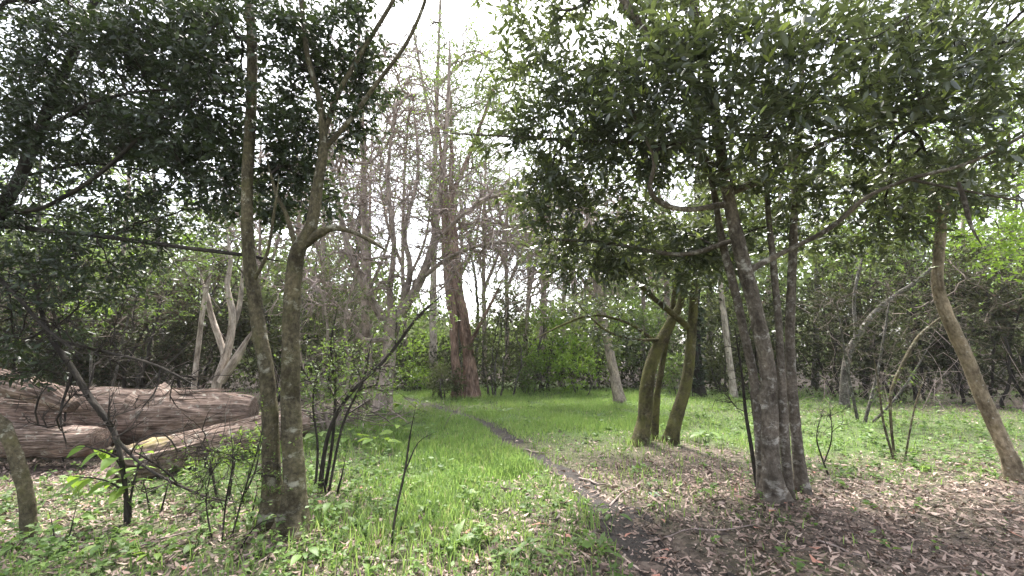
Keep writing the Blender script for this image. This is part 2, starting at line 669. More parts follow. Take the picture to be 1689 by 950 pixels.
M['bark_left'] = bark_mat('olive mossy bark', (.032, .027, .019), (.085, .072, .045), (.16, .14, .095), (.36, .35, .29), .5, (.08, .078, .028), .45, 1, .6, .9)
M['bark_dark'] = bark_mat('dark bark', (.016, .013, .011), (.035, .03, .026), (.075, .065, .055), (.2, .2, .17), .15, (.05, .055, .02), .25)
M['bark_moss'] = bark_mat('golden moss bark', (.03, .026, .016), (.075, .064, .036), (.15, .13, .08), (.32, .31, .25), .35, (.095, .095, .03), .7, 1, .6, .9)
M['bark_rough'] = bark_mat('rough grey bark', (.03, .027, .024), (.085, .077, .066), (.19, .18, .16), (.4, .4, .37), .5, (.09, .09, .04), .2, 1.0, .5, .9)
M['bark_gold'] = bark_mat('golden brown bark with pale spots', (.11, .088, .062), (.25, .203, .14), (.38, .32, .235), (.45, .42, .34), .3, (.15, .125, .055), .4, 1, .4, .8, .55)
M['bark_red'] = bark_mat('shaggy red brown bark', (.08, .05, .04), (.23, .15, .12), (.42, .305, .26), (.42, .33, .28), .15, (.1, .09, .03), .0, 1.2, .08, 1.0)
M['bark_pink'] = bark_mat('pinkish grey bark', (.15, .115, .098), (.29, .235, .205), (.44, .38, .34), (.56, .52, .47), .3, (.1, .1, .04), .15)
M['bark_pale'] = bark_mat('bleached dead wood', (.2, .16, .135), (.43, .37, .32), (.64, .58, .52), (.66, .62, .56), .3, (.16, .15, .06), .3, 1, .12)
M['bark_log'] = bark_mat('weathered log bark', (.024, .016, .013), (.20, .143, .118), (.46, .365, .315), (.42, .40, .35), .55, (.12, .115, .04), .25, 1.4, .06, 1.0)
M['twig_dark'] = twig_mat('dark twig', (.018, .014, .012), (.05, .04, .032))
M['twig_grey'] = twig_mat('grey brown twig', (.07, .055, .045), (.16, .13, .11))
M['twig_pink'] = twig_mat('pinkish bare twig', (.17, .13, .115), (.38, .305, .28))  # pinkish by itself, lightened further to imitate glare on the twigs
M['twig_red'] = twig_mat('reddish twig', (.06, .035, .028), (.13, .08, .06))


def lichen_log_mat():
    m = M['bark_log'].copy()
    m.name = 'log bark with yellow lichen'
    nt = m.node_tree
    nd, lk = nt.nodes, nt.links
    pb = nd['Principled BSDF']
    src = pb.inputs['Base Color'].links[0].from_socket
    at_ = nd.new('ShaderNodeAttribute')
    at_.attribute_name = 'lichen'
    n = nd.new('ShaderNodeTexNoise')
    n.inputs['Scale'].default_value = 11
    n.inputs['Detail'].default_value = 7
    n.inputs['Roughness'].default_value = .75
    tc = nd.new('ShaderNodeTexCoord')
    lk.new(tc.outputs['Object'], n.inputs['Vector'])
    ml = nd.new('ShaderNodeMath')
    ml.operation = 'MULTIPLY'
    lk.new(at_.outputs['Fac'], ml.inputs[0])
    lk.new(n.outputs['Fac'], ml.inputs[1])
    r = ramp(nd, [(.22, (0, 0, 0)), (.55, (.75, .75, .75))])
    lk.new(ml.outputs[0], r.inputs['Fac'])
    mx = nd.new('ShaderNodeMixRGB')
    lk.new(r.outputs[0], mx.inputs[0])
    lk.new(src, mx.inputs[1])
    mx.inputs[2].default_value = (.38, .34, .11, 1)
    lk.new(mx.outputs[0], pb.inputs['Base Color'])
    return m


M['log_lichen'] = lichen_log_mat()


def ground_mat():
    m, nt, nd, lk, pb = nodes_of('forest soil')
    tc = nd.new('ShaderNodeTexCoord')
    n = nd.new('ShaderNodeTexNoise')
    n.inputs['Scale'].default_value = 22
    n.inputs['Detail'].default_value = 9
    n.inputs['Roughness'].default_value = .75
    lk.new(tc.outputs['Object'], n.inputs['Vector'])
    soil = ramp(nd, [(.32, (.012, .009, .008)), (.5, (.04, .03, .025)), (.68, (.11, .08, .065))])
    lk.new(n.outputs['Fac'], soil.inputs['Fac'])
    vo = nd.new('ShaderNodeTexVoronoi')
    vo.inputs['Scale'].default_value = 26
    lk.new(tc.outputs['Object'], vo.inputs['Vector'])
    lit = ramp(nd, [(0, (.04, .03, .024)), (.35, (.13, .09, .07)), (.7, (.23, .165, .13)), (1, (.33, .26, .21))])
    sp = nd.new('ShaderNodeSeparateColor')
    lk.new(vo.outputs['Color'], sp.inputs[0])
    lk.new(sp.outputs[0], lit.inputs['Fac'])
    a1 = nd.new('ShaderNodeAttribute')
    a1.attribute_name = 'litter'
    m1 = nd.new('ShaderNodeMixRGB')
    sc1 = nd.new('ShaderNodeMath')
    sc1.operation = 'MULTIPLY'
    sc1.inputs[1].default_value = .55
    lk.new(a1.outputs['Fac'], sc1.inputs[0])
    lk.new(sc1.outputs[0], m1.inputs[0])
    lk.new(soil.outputs[0], m1.inputs[1])
    lk.new(lit.outputs[0], m1.inputs[2])
    a2 = nd.new('ShaderNodeAttribute')
    a2.attribute_name = 'green'
    gr = ramp(nd, [(.3, (.03, .05, .012)), (.55, (.07, .12, .02)), (.75, (.12, .19, .035))])
    lk.new(n.outputs['Fac'], gr.inputs['Fac'])
    m2 = nd.new('ShaderNodeMixRGB')
    lk.new(a2.outputs['Fac'], m2.inputs[0])
    lk.new(m1.outputs[0], m2.inputs[1])
    lk.new(gr.outputs[0], m2.inputs[2])
    lk.new(m2.outputs[0], pb.inputs['Base Color'])
    pb.inputs['Roughness'].default_value = .95
    bp = nd.new('ShaderNodeBump')
    bp.inputs['Strength'].default_value = .8
    bp.inputs['Distance'].default_value = .03
    lk.new(n.outputs['Fac'], bp.inputs['Height'])
    lk.new(bp.outputs[0], pb.inputs['Normal'])
    return m


def mud_mat():
    m, nt, nd, lk, pb = nodes_of('damp trodden mud')
    tc = nd.new('ShaderNodeTexCoord')
    n = nd.new('ShaderNodeTexNoise')
    n.inputs['Scale'].default_value = 14
    n.inputs['Detail'].default_value = 9
    n.inputs['Roughness'].default_value = .7
    lk.new(tc.outputs['Object'], n.inputs['Vector'])
    r = ramp(nd, [(.3, (.008, .006, .005)), (.52, (.022, .016, .013)), (.72, (.058, .043, .036))])
    lk.new(n.outputs['Fac'], r.inputs['Fac'])
    lk.new(r.outputs[0], pb.inputs['Base Color'])
    rr = ramp(nd, [(.3, (.6, .6, .6)), (.6, (.95, .95, .95))])
    lk.new(n.outputs['Fac'], rr.inputs['Fac'])
    lk.new(rr.outputs[0], pb.inputs['Roughness'])
    bp = nd.new('ShaderNodeBump')
    bp.inputs['Strength'].default_value = .9
    bp.inputs['Distance'].default_value = .03
    lk.new(n.outputs['Fac'], bp.inputs['Height'])
    lk.new(bp.outputs[0], pb.inputs['Normal'])
    return m


M['ground'] = ground_mat()
M['mud'] = mud_mat()

# ------------------------------------------------------------------ what grows where on the ground
#      px    py   grass weed litter
COVER = [(650, 642, 1, .2, 0), (690, 645, 1, .2, 0), (900, 650, 1, .1, 0), (1000, 660, 1, .1, 0), (1200, 655, .5, .8, 0), (1400, 652, .2, .9, .1), (1600, 655, .1, .5, .6), (1670, 660, 0, .1, 1),
         (300, 660, .1, .2, .8), (500, 680, .1, .2, .9), (600, 690, .3, .6, .5), (700, 700, 1, .3, 0), (900, 700, 1, .1, 0), (1000, 700, 1, .1, 0), (1010, 735, .6, .2, .4), (1060, 752, .1, .1, 1), (1200, 705, .4, 1, .05),
         (1300, 720, .3, 1, .1), (1400, 720, .3, 1, .1), (1550, 720, .2, .9, .2), (1640, 745, .1, .6, .4), (560, 750, .3, .9, .3), (640, 740, .6, .8, .1), (700, 760, 1, .5, 0), (800, 760, 1, .1, 0), (960, 748, .4, .2, .7),
         (1020, 765, .2, .2, .9), (1100, 775, .15, .1, 1), (1200, 775, .1, .2, .9), (1400, 775, .1, .6, .6), (1550, 782, .1, .5, .7), (350, 790, .1, 1, .2), (420, 790, .2, 1, .2), (550, 830, .35, .75, .6), (640, 815, .7, .5, .3), (700, 820, .9, .5, .1),
         (820, 810, .9, .4, .1), (900, 815, .6, .2, .4), (1050, 800, .2, .1, .9), (1100, 830, .2, .2, .9), (1200, 850, .08, .2, 1), (1400, 830, 0, .1, 1), (1600, 840, 0, .1, 1), (100, 900, .15, .95, .7), (200, 850, .1, .7, .8),
         (300, 880, .12, .75, .8), (450, 925, .2, .75, .8), (600, 905, .45, .65, .7), (740, 890, .55, .3, .7), (680, 940, .3, .35, .9), (880, 880, .45, .4, .6), (880, 935, .3, .7, .6), (1000, 930, .15, .6, .6), (1100, 920, .05, .2, .7), (1180, 930, .1, .1, .9),
         (1300, 920, .04, .15, 1), (1600, 920, 0, .05, 1), (-200, 800, .1, .5, .8), (1900, 800, 0, .2, 1), (150, 760, 0, .1, .9), (845, 1300, .1, .2, .9), (-400, 700, .1, .5, .6), (2100, 700, .1, .5, .6)]
_cw = np.array([(*flat(c[0], c[1]), *c[2:]) for c in COVER])
_cs = np.stack([_cw[:, 0] / _cw[:, 1], np.log(_cw[:, 1]) * 1.3], 1)


def cover(x, y):
    x = np.asarray(x, float)
    y = np.maximum(np.asarray(y, float), .6)
    s = np.stack([x / y, np.log(y) * 1.3], -1).reshape(-1, 2)
    out = np.zeros((len(s), 3))
    for a in range(0, len(s), 60000):
        q = s[a:a + 60000]
        d2 = (q[:, None, 0] - _cs[None, :, 0]) ** 2 + (q[:, None, 1] - _cs[None, :, 1]) ** 2
        wgt = np.exp(-d2 / (2 * .085 ** 2)) + 1e-4 / (d2 + .02)
        out[a:a + 60000] = (wgt @ _cw[:, 2:5]) / wgt.sum(1, keepdims=True)
    return out.reshape(*x.shape, 3)


# ------------------------------------------------------------------ the ground and the path
def axis(lo, hi, step, far, n):
    a = np.arange(lo, hi + 1e-6, step)
    g = np.geomspace(step * 2, far, n)
    return np.concatenate([(lo - g)[::-1], a, hi + g])


gx = axis(-12, 12, .14, 380, 26)
gy = axis(1.0, 19, .14, 380, 26)
X, Y = np.meshgrid(gx, gy)
Zg = gh(X, Y)
cv = cover(X, Y)
green = np.clip(np.maximum(cv[..., 0], cv[..., 1] * .8) + .25 * n2(X, Y, 2.5, 9), 0, 1) * (1 - path_w(X, Y)) * np.clip((17 + 5 * np.exp(-(X / 4.5) ** 2) - Y) / 2.5, 0, 1)
V = np.stack([X, Y, Zg], -1).reshape(-1, 3)
nx, ny = len(gx), len(gy)
i = (np.arange(ny - 1)[:, None] * nx + np.arange(nx - 1)[None]).ravel()
F = np.stack([i, i + 1, i + nx + 1, i + nx], 1)
link('ground', mesh_np('ground', V, F, None, {'green': green.ravel(), 'litter': (cv[..., 2] * np.clip((17 - Y) / 3, 0, 1)).ravel()}, True, [M['ground']]), kind='structure', label='dark forest floor under grass weeds and leaf litter', category='ground')

pp, ph = catmull(np.c_[PATH_XY, np.zeros(len(PATH_XY))], PATH_HW, .07)
tg = unit(np.gradient(pp[:, :2], axis=0))
nrm = np.stack([-tg[:, 1], tg[:, 0]], 1)
u = np.linspace(-1, 1, 13)
XY = pp[:, None, :2] + nrm[:, None, :] * (u[None, :] * (ph[:, None] + .06 + .07 * n2(pp[:, 0], pp[:, 1], 2.2, 5)[:, None] + .06 * n2(pp[:, 0], pp[:, 1], 6.5, 6)[:, None]))[..., None]
pz = gh(XY[..., 0], XY[..., 1]) + .010 + .02 * n2(XY[..., 0], XY[..., 1], 4.5, 8) - .03 * np.abs(u)[None] ** 4
i = (np.arange(len(pp) - 1)[:, None] * 13 + np.arange(12)[None]).ravel()
link('path', mesh_np('path', np.concatenate([XY, pz[..., None]], -1).reshape(-1, 3), np.stack([i, i + 13, i + 14, i + 1], 1), None, None, True, [M['mud']]), kind='structure', label='narrow dark muddy footpath winding through the grass', category='path')


def scatter(n, dens_fn, ymin=1.9, ymax=22, smax=1.45):
    s = RNG.uniform(-smax, smax, n)
    y = RNG.uniform(ymin, ymax, n)
    x = s * y
    keep = RNG.random(n) < dens_fn(x, y)
    x, y = x[keep], y[keep]
    return x, y, gh(x, y)


def grass_d(x, y):
    c = cover(x, y)[..., 0] * np.clip((17.5 - y) / 2, 0, 1)
    return np.clip(c * c * 1.05 * (.95 + 1.2 * n2(x, y, 1.6, 21) + .5 * n2(x, y, 5, 23)) + .25 * c * (n2(x, y, 6, 22) > .2), 0, 1) * np.clip((path_d(x, y) + .07 + .06 * n2(x, y, 3, 77)) / .12, 0, 1)


x, y, z = scatter(560000, grass_d, smax=1.25)
n = len(x)
hgt = (.07 + .10 * RNG.random(n) ** 1.5) * np.clip(.8 + .5 * n2(x, y, 1.1, 31) + .35 * n2(x, y, 4, 32), .3, 2)
wd = (.0028 + .0018 * RNG.random(n)) * (1 + y / 14)
az = RNG.uniform(0, 2 * math.pi, n)
ln = RNG.uniform(.15, .8, n) * hgt
lx, ly = np.cos(az) * ln, np.sin(az) * ln
pz_ = np.stack([-np.sin(az), np.cos(az)], 1) * wd[:, None]
b = np.stack([x, y, z - .004], 1)
V = np.zeros((n, 5, 3))
V[:, 0] = b
V[:, 1] = b
V[:, 0, :2] -= pz_
V[:, 1, :2] += pz_
mid = b + np.stack([lx * .35, ly * .35, hgt * .62], 1)
V[:, 2] = mid
V[:, 3] = mid
V[:, 2, :2] -= pz_ * .8
V[:, 3, :2] += pz_ * .8
V[:, 4] = b + np.stack([lx, ly, hgt], 1)
fi = np.arange(n)[:, None, None] * 5
far_ = y > 7.5
F = np.vstack([(fi[~far_] + np.array([[0, 1, 3], [0, 3, 2], [2, 3, 4]])[None]).reshape(-1, 3), (fi[far_] + np.array([[0, 1, 4]])[None]).reshape(-1, 3)])
rnd = np.clip(RNG.random(n) * .6 + .3 * n2(x, y, .8, 33) + .15 * n2(x, y, 3, 34) + .15, 0, .9)
rnd[RNG.random(n) < .06] = 1.0
link('grass', mesh_np('grass', V.reshape(-1, 3), F, None, {'rnd': np.repeat(rnd, 5)}, False, [M['grass']]), kind='stuff', label='fresh bright green grass covering the clearing', category='grass')
print('grass', n)


def weed_d(x, y):
    c = cover(x, y)[..., 1] * np.clip((17 - y) / 3, 0, 1)
    return np.clip(c * (.85 + 1.0 * n2(x, y, 1.3, 41) + .5 * n2(x, y, 4.2, 42)), 0, 1) * np.clip(path_d(x, y) / .1, 0, 1)


x, y, z = scatter(26000, weed_d, smax=1.3)
n = len(x)
ph_ = (.04 + .2 * RNG.random(n) ** 1.6) * (.6 + .5 * cover(x, y)[..., 1])
per = 9
lean = RNG.normal(size=(n, 2)) * .35
t = RNG.random((n, per)) ** .7
hp = ph_[:, None] * t
pos = np.stack([x[:, None] + lean[:, :1] * hp, y[:, None] + lean[:, 1:] * hp, z[:, None] + hp + .006], -1).reshape(-1, 3)
az = RNG.uniform(0, 2 * math.pi, n * per)
dr = np.stack([np.cos(az), np.sin(az), RNG.uniform(-.2, .5, n * per)], 1)
nr = np.array([0, 0, 1.]) + RNG.normal(size=(n * per, 3)) * .45
L = np.repeat(.016 + .045 * RNG.random(n) ** 2, per) * (.6 + .7 * RNG.random(n * per)) * np.repeat(1 + y / 25, per)
V, F, r_ = leaf_soup(pos, dr, nr, L, L * .62, False, .2, np.repeat(RNG.random(n), per) * .6 + RNG.random(n * per) * .4)
link('ground_cover', mesh_np('ground_cover', V, F, None, {'rnd': r_}, False, [M['leaf_plant']]), kind='stuff', label='low leafy green weeds spreading over the forest floor', category='weeds')


def strips(x, y, z, L, W, curl, tilt, rnd=None):
    """dry curled leaves and bark strips, 2 x 3 vertices each"""
    n = len(x)
    az = RNG.uniform(0, 2 * math.pi, n)
    d = np.stack([np.cos(az), np.sin(az), RNG.normal(size=n) * tilt], 1)
    nr = np.array([0, 0, 1.]) + RNG.normal(size=(n, 3)) * tilt * 1.5
    d = unit(d)
    nr = unit(nr - np.sum(nr * d, 1, keepdims=True) * d)
    sdv = np.cross(nr, d)
    c = np.stack([x, y, z], 1)
    V = np.zeros((n, 6, 3))
    bow = RNG.normal(size=n) * .22 * L
    for k, (tt, wf) in enumerate(((-.5, .15), (0, 1), (.5, .25))):
        mid = c + d * (tt * L)[:, None] + nr * ((curl * L) * (4 * tt * tt))[:, None] + sdv * (bow * 4 * tt * tt)[:, None]
        V[:, 2 * k] = mid - sdv * (W * wf * .5)[:, None] + nr * (W * .18 * wf)[:, None]
        V[:, 2 * k + 1] = mid + sdv * (W * wf * .5)[:, None] + nr * (W * .18 * wf)[:, None]
    fi = np.arange(n)[:, None, None] * 6
    fr = y > 6.5
    F = np.vstack([(fi[~fr] + np.array([[0, 1, 3], [0, 3, 2], [2, 3, 5], [2, 5, 4]])[None]).reshape(-1, 3), (fi[fr] + np.array([[0, 3, 2], [2, 3, 5]])[None]).reshape(-1, 3)])
    if rnd is None:
        rnd = np.clip(RNG.random(n), 0, 1)
    return V.reshape(-1, 3), F, np.repeat(rnd, 6)


def lit_d(x, y):
    c = cover(x, y)[..., 2]
    return np.clip(c * (1.0 + .55 * n2(x, y, 1.9, 51) + .3 * n2(x, y, 6, 52)), 0, 1) * (.55 + .45 * np.clip(path_d(x, y) / .15, 0, 1))


x, y, z = scatter(86000, lit_d, ymax=13)
xb, yb, zb = scatter(34000, lit_d, ymax=6)
x, y, z = np.concatenate([x, xb]), np.concatenate([y, yb]), np.concatenate([z, zb])
n = len(x)
L = .015 + .085 * RNG.random(n) ** 3.0
W = np.minimum(.006 + L * (.10 + .35 * RNG.random(n)), .03)
V, F, r_ = strips(x, y, z + .006 + .02 * RNG.random(n), L, W, RNG.normal(size=n) * .2, .3, np.clip(RNG.random(n) ** 1.05 * .95 + .1 * n2(x, y, 1.2, 61), 0, 1))
link('leaf_litter', mesh_np('leaf_litter', V, F, None, {'rnd': r_}, False, [M['litter']]), kind='stuff', label='brown and pinkish dry leaf and bark litter on the ground', category='leaf litter')
tb = Tubes()
x, y, z = scatter(4200, lit_d, ymax=10)
for k in range(len(x)):
    a = RNG.uniform(0, 6.28)
    l = RNG.uniform(.05, .3)
    p = np.array([x[k], y[k], z[k] + .012])
    q = np.array([math.cos(a), math.sin(a), RNG.normal() * .08]) * l
    tb.add(np.array([p, p + q * .5 + RNG.normal(size=3) * l * .06, p + q]), np.array([1, .8, .5]) * RNG.uniform(.0015, .004), 3, seed=float(k % 5))
link('twig_litter', tb.mesh('twig_litter', M['twig_grey']), kind='stuff', label='fine broken twigs strewn through the leaf litter', category='twig litter')


# ------------------------------------------------------------------ tree builder
def wpath(pts, d0, ground=False):
    P = np.array([at(p[0], p[1], d0 + p[2]) for p in pts])
    # a round stem seen off-axis covers more pixels: take that out of its width
    R = np.array([p[3] * .44 * (d0 + p[2]) / FPX / math.hypot(1, (p[0] - CX) / FPX) for p in pts])
    if ground:
        g = float(gh(P[:1, 0], P[:1, 1])[0])
        if P[0, 2] - g < .5:
            P[0, 2] = g - .16
        else:
            P = np.vstack([[P[0, 0], P[0, 1], g - .16], P])
            R = np.concatenate([[R[0] * 1.15], R])
    return P, R


def tree(name, label, cat, base, paths, bark, twig, crown=(), leaf=None, lo=.9, rt=.0022, ex=.46, rmax=.045, wob=.12, lift=.12,
         twiglets=True, group=None, ridge=0.0, lump=.07, flare=.5, extra=None, big_leaves=0, step=.12, d=None, fine=None):
    bp = gp(*base)
    d0 = d if d is not None else bp[1]
    if d is not None:
        q = at(base[0], base[1], d)
        bp = np.array([q[0], q[1], float(gh(q[:1], q[1:2])[0])])
    root = thing(name, bp, label, cat, group)
    sk = Skel()
    near = d0 < 8
    for kind, pts in paths:
        P, R = wpath(pts, d0, kind in ('trunk', 'stem'))
        big = R.max() > .05
        st = .035 if near and big else .06 if near else .12
        P2, R2 = catmull(P, R, st)
        wig = R2[:, None] * .22 * np.stack([n2(P2[:, 2] * 1.0, P2[:, 0], 2.4, k + base[0] % 13) for k in (3, 4, 5)], 1)
        wig[0] = 0
        R2[-6:] *= np.linspace(1, .3, 6)[-len(R2[-6:]):]
        P2 = P2 + wig
        tb = Tubes()
        k = (24 if big else 10) if near else (14 if big else 7)
        tb.add(P2, R2, k, rough=.004 if near and big else .0, seed=float(base[0] % 7) + len(pts), flare=flare if kind == 'trunk' else 0, ridge=ridge if big else 0, lump=lump)
        link(kind, tb.mesh(kind, bark, bp), root)
        sk.path(P2[::2] if near else P2, R2[::2] if near else R2)
    if extra is not None:
        extra(sk)
    if crown:
        for c in crown:
            c0 = at(c[0], c[1], d0 + c[2])
            A = in_ell(c0, c[3:6], c[6])
            A = A[A[:, 2] > .35]
            sk.grow(A, step=step, wob=wob, lo=lo, lift=lift)
    if fine and sk.tips:                               # a second generation of thin twigs round every tip
        T0 = np.array(sk.tips)
        A = np.repeat(T0, fine[0], 0) + RNG.normal(size=(len(T0) * fine[0], 3)) * fine[1]
        sk.grow(A[A[:, 2] > lo * .8], step=step, wob=wob, lo=lo, lift=lift * .5, back=.5)
    tb = sk.tubes(rt, ex, rmax) if sk.tips else Tubes()
    if leaf and sk.tips:
        lf = dict(leaf)
        mat = lf.pop('mat')
        full = lf.pop('full', False)
        keep = lf.pop('keep', 1.0)
        young = lf.pop('young', 0.0)
        tips, td = np.array(sk.tips), np.array(sk.tdir)
        if keep < 1:
            kk = RNG.random(len(tips)) < keep
            tips, td = tips[kk], td[kk]
        pos, ld, nr, LL, WW, rnd = shoot_leaves(tips, td, tb=tb if twiglets else None, **lf)
        if young:                                      # young pale tips on some shoots
            per = lf['per']
            s_ = np.repeat(RNG.random(len(pos) // per) < young, per) & (np.tile(np.arange(per), len(pos) // per) >= per - 3)
            rnd[s_] = .84 + .16 * RNG.random(s_.sum())
            LL[s_] *= .75
            WW[s_] *= .65
            ld[s_] = unit(ld[s_] + np.array([0, 0, .9]))
        if big_leaves:
            rel = pos - np.array([0, 0, EYE])
            xc, zc, yc = rel[:, 0], -SP * rel[:, 1] + CP * rel[:, 2], CP * rel[:, 1] + SP * rel[:, 2]
            inside = (yc > .8) & (np.abs(xc / yc) < 1.1) & (np.abs(zc / yc) < .62)
            score = np.where(inside, LL / np.maximum(yc, .1), 0)
            idx = np.argsort(-score)[:big_leaves]
            msk = np.ones(len(pos), bool)
            msk[idx] = False
        else:
            idx, msk = [], slice(None)
        pos_, ld_, nr_, LL_, WW_, rnd_ = pos[msk], ld[msk], nr[msk], LL[msk], WW[msk], rnd[msk]
        nf = (np.linalg.norm(pos_ - np.array([0, 0, EYE]), axis=1) < 4.3) if full else np.zeros(len(pos_), bool)
        V, F, r_ = leaf_soup(pos_[~nf], ld_[~nf], nr_[~nf], LL_[~nf], WW_[~nf], False, .15, rnd_[~nf])
        if nf.any():
            V2, F2, r2 = leaf_soup(pos_[nf], ld_[nf], nr_[nf], LL_[nf], WW_[nf], True, .15, rnd_[nf])
            F = np.vstack([F, F2 + len(V)])
            V, r_ = np.vstack([V, V2]), np.concatenate([r_, r2])
        co = link('crown', mesh_np('crown', V - bp, F, None, {'rnd': r_}, False, [mat]), root, kind='stuff')
        for j in idx:
            key = (mat.name, round(float(rnd[j]) * 8))
            if key not in LEAF_CACHE:
                Vl, Fl, rl = leaf_soup(np.zeros((1, 3)), np.array([[1., 0, 0]]), np.array([[0, 0, 1.]]), 1.0, lf['wr'] if rnd[j] < .82 else lf['wr'] * .9, True, .18, np.array([round(float(rnd[j]) * 8) / 8]))
                LEAF_CACHE[key] = mesh_np('leaf', Vl, Fl, None, {'rnd': rl}, False, [mat])
            dd = ld[j] / np.linalg.norm(ld[j])
            nn = nr[j] - (nr[j] @ dd) * dd
            nn /= np.linalg.norm(nn)
            ss = np.cross(nn, dd)
            o = link('leaf', LEAF_CACHE[key], co)
            mt = Matrix.Identity(4)
            for a_ in range(3):
                mt[a_][0], mt[a_][1], mt[a_][2], mt[a_][3] = dd[a_] * LL[j], ss[a_] * LL[j], nn[a_] * LL[j], pos[j][a_] - bp[a_]
            o.matrix_basis = mt
    if tb.n:
        link('branchwork', tb.mesh('branchwork', twig, bp), root, kind='stuff')
    return root


LEAF_CACHE = {}

# ------------------------------------------------------------------ right-hand tree cluster with the big leafy crown
tree('leafy_tree', 'multi-stemmed grey tree with big glossy dark crown filling the upper right', 'tree', (1285, 838), [
    ('trunk', [(1280, 846, 0, 46.5), (1273, 770, 0, 33.1), (1268, 650, 0, 30.3), (1258, 560, 0, 29.6), (1239, 480, 0, 29.6), (1218, 400, 0, 28.2), (1203, 330, 0, 25.3), (1190, 260, -.1, 23.9), (1172, 150, -.2, 18.3), (1150, 40, -.3, 15.5), (1120, -150, -.5, 9.9)]),
    ('trunk', [(1262, 836, .15, 21.1), (1246, 650, .22, 16.9), (1217, 500, .22, 16.9), (1192, 400, .2, 15.5), (1178, 320, .2, 12.7), (1150, 200, .2, 9.9), (1130, 60, .3, 6.3)]),
    ('trunk', [(1304, 838, .1, 16.7), (1293, 700, .15, 21.1), (1286, 560, .2, 14.1), (1276, 440, .22, 14.1), (1266, 330, .25, 11.3), (1262, 220, .3, 8.4), (1272, 60, .3, 6.3)]),
    ('trunk', [(1325, 806, .42, 26.4), (1314, 720, .42, 21.1), (1303, 560, .42, 19), (1307, 430, .42, 17.6), (1312, 300, .42, 15.5), (1318, 180, .4, 11.3), (1330, 20, .4, 7.7)]),
    ('limb', [(1236, 446, 0, 15), (1300, 412, -.1, 11), (1370, 375, -.3, 11), (1430, 325, -.5, 10.5), (1500, 295, -.7, 10), (1600, 268, -.9, 9), (1720, 205, -1.2, 11), (1850, 120, -1.3, 8)]),
    ('limb', [(1203, 318, 0, 18), (1270, 290, -.1, 14), (1340, 245, -.3, 12), (1430, 205, -.5, 10), (1540, 150, -.7, 8), (1640, 60, -.8, 6)]),
    ('limb', [(1196, 338, 0, 14), (1140, 345, -.2, 11), (1095, 337, -.3, 11), (1072, 312, -.4, 10), (1078, 262, -.4, 8), (1050, 200, -.4, 6), (1020, 120, -.4, 5)]),
    ('limb', [(1190, 275, -.1, 14), (1120, 243, -.1, 11), (1030, 236, 0, 9), (940, 232, 0, 7), (850, 226, 0, 5), (715, 218, -.1, 3)]),
    ('limb', [(1172, 155, -.2, 20), (1120, 118, -.3, 20), (1085, 80, -.4, 20), (1040, 20, -.5, 18), (990, -60, -.6, 14)]),
    ('limb', [(1215, 395, 0, 12), (1120, 420, .3, 9), (1000, 400, .4, 7), (900, 395, .4, 4)]),
    ('limb', [(1500, 296, -.7, 9), (1590, 314, -.7, 7), (1700, 333, -.8, 6), (1800, 340, -.8, 4)]),
    ('limb', [(1580, 300, -.85, 9), (1590, 330, -.85, 13), (1603, 375, -.85, 12), (1620, 405, -.85, 8)]),
], M['bark_right'], M['twig_dark'], [
    (1200, 130, -.9, 1.0, .6, .75, 150), (1080, 180, -.2, .8, .7, .6, 100), (1380, 130, -.7, 1.0, .7, .6, 140), (1530, 130, -.6, .8, .7, .6, 80), (1000, 60, 0, .7, .7, .7, 90),
    (1000, 270, .2, .8, .7, .45, 110), (910, 330, .3, .45, .5, .4, 55), (1060, 400, .6, .85, .6, .3, 95), (1330, 270, -.1, 1.2, .7, .4, 130), (1180, 400, .8, .8, .6, .3, 60),
    (820, 230, .0, .6, .25, .12, 16), (1480, 320, .3, .8, .6, .3, 60), (1600, 60, -.4, .7, .6, .5, 45), (1660, 220, -.9, .45, .5, .35, 28), (1200, -80, -.4, 1.3, .9, .6, 80), (1450, -90, -.4, 1.3, .9, .6, 80), (900, -40, 0, .8, .8, .6, 60),
    (1680, 30, .8, 1.2, 1.0, .8, 70), (1400, 390, .9, 1.0, .6, .3, 75), (940, 200, .2, .6, .6, .5, 70), (1120, 440, .9, .8, .6, .25, 60), (960, 420, .7, .6, .5, .3, 55), (1560, 300, .6, .9, .7, .35, 70), (1250, 330, .7, .9, .5, .3, 60), (1640, 140, .3, .8, .7, .6, 60), (860, 120, .4, .5, .5, .5, 35)],
    dict(mat=M['leaf_laurel'], m=4, per=8, tl=.3, L=.10, wr=.36, full=True, flatness=.75, young=.3), lo=1.9, rt=.0021, rmax=.03, big_leaves=300, lump=.10, flare=1.0, step=.1)

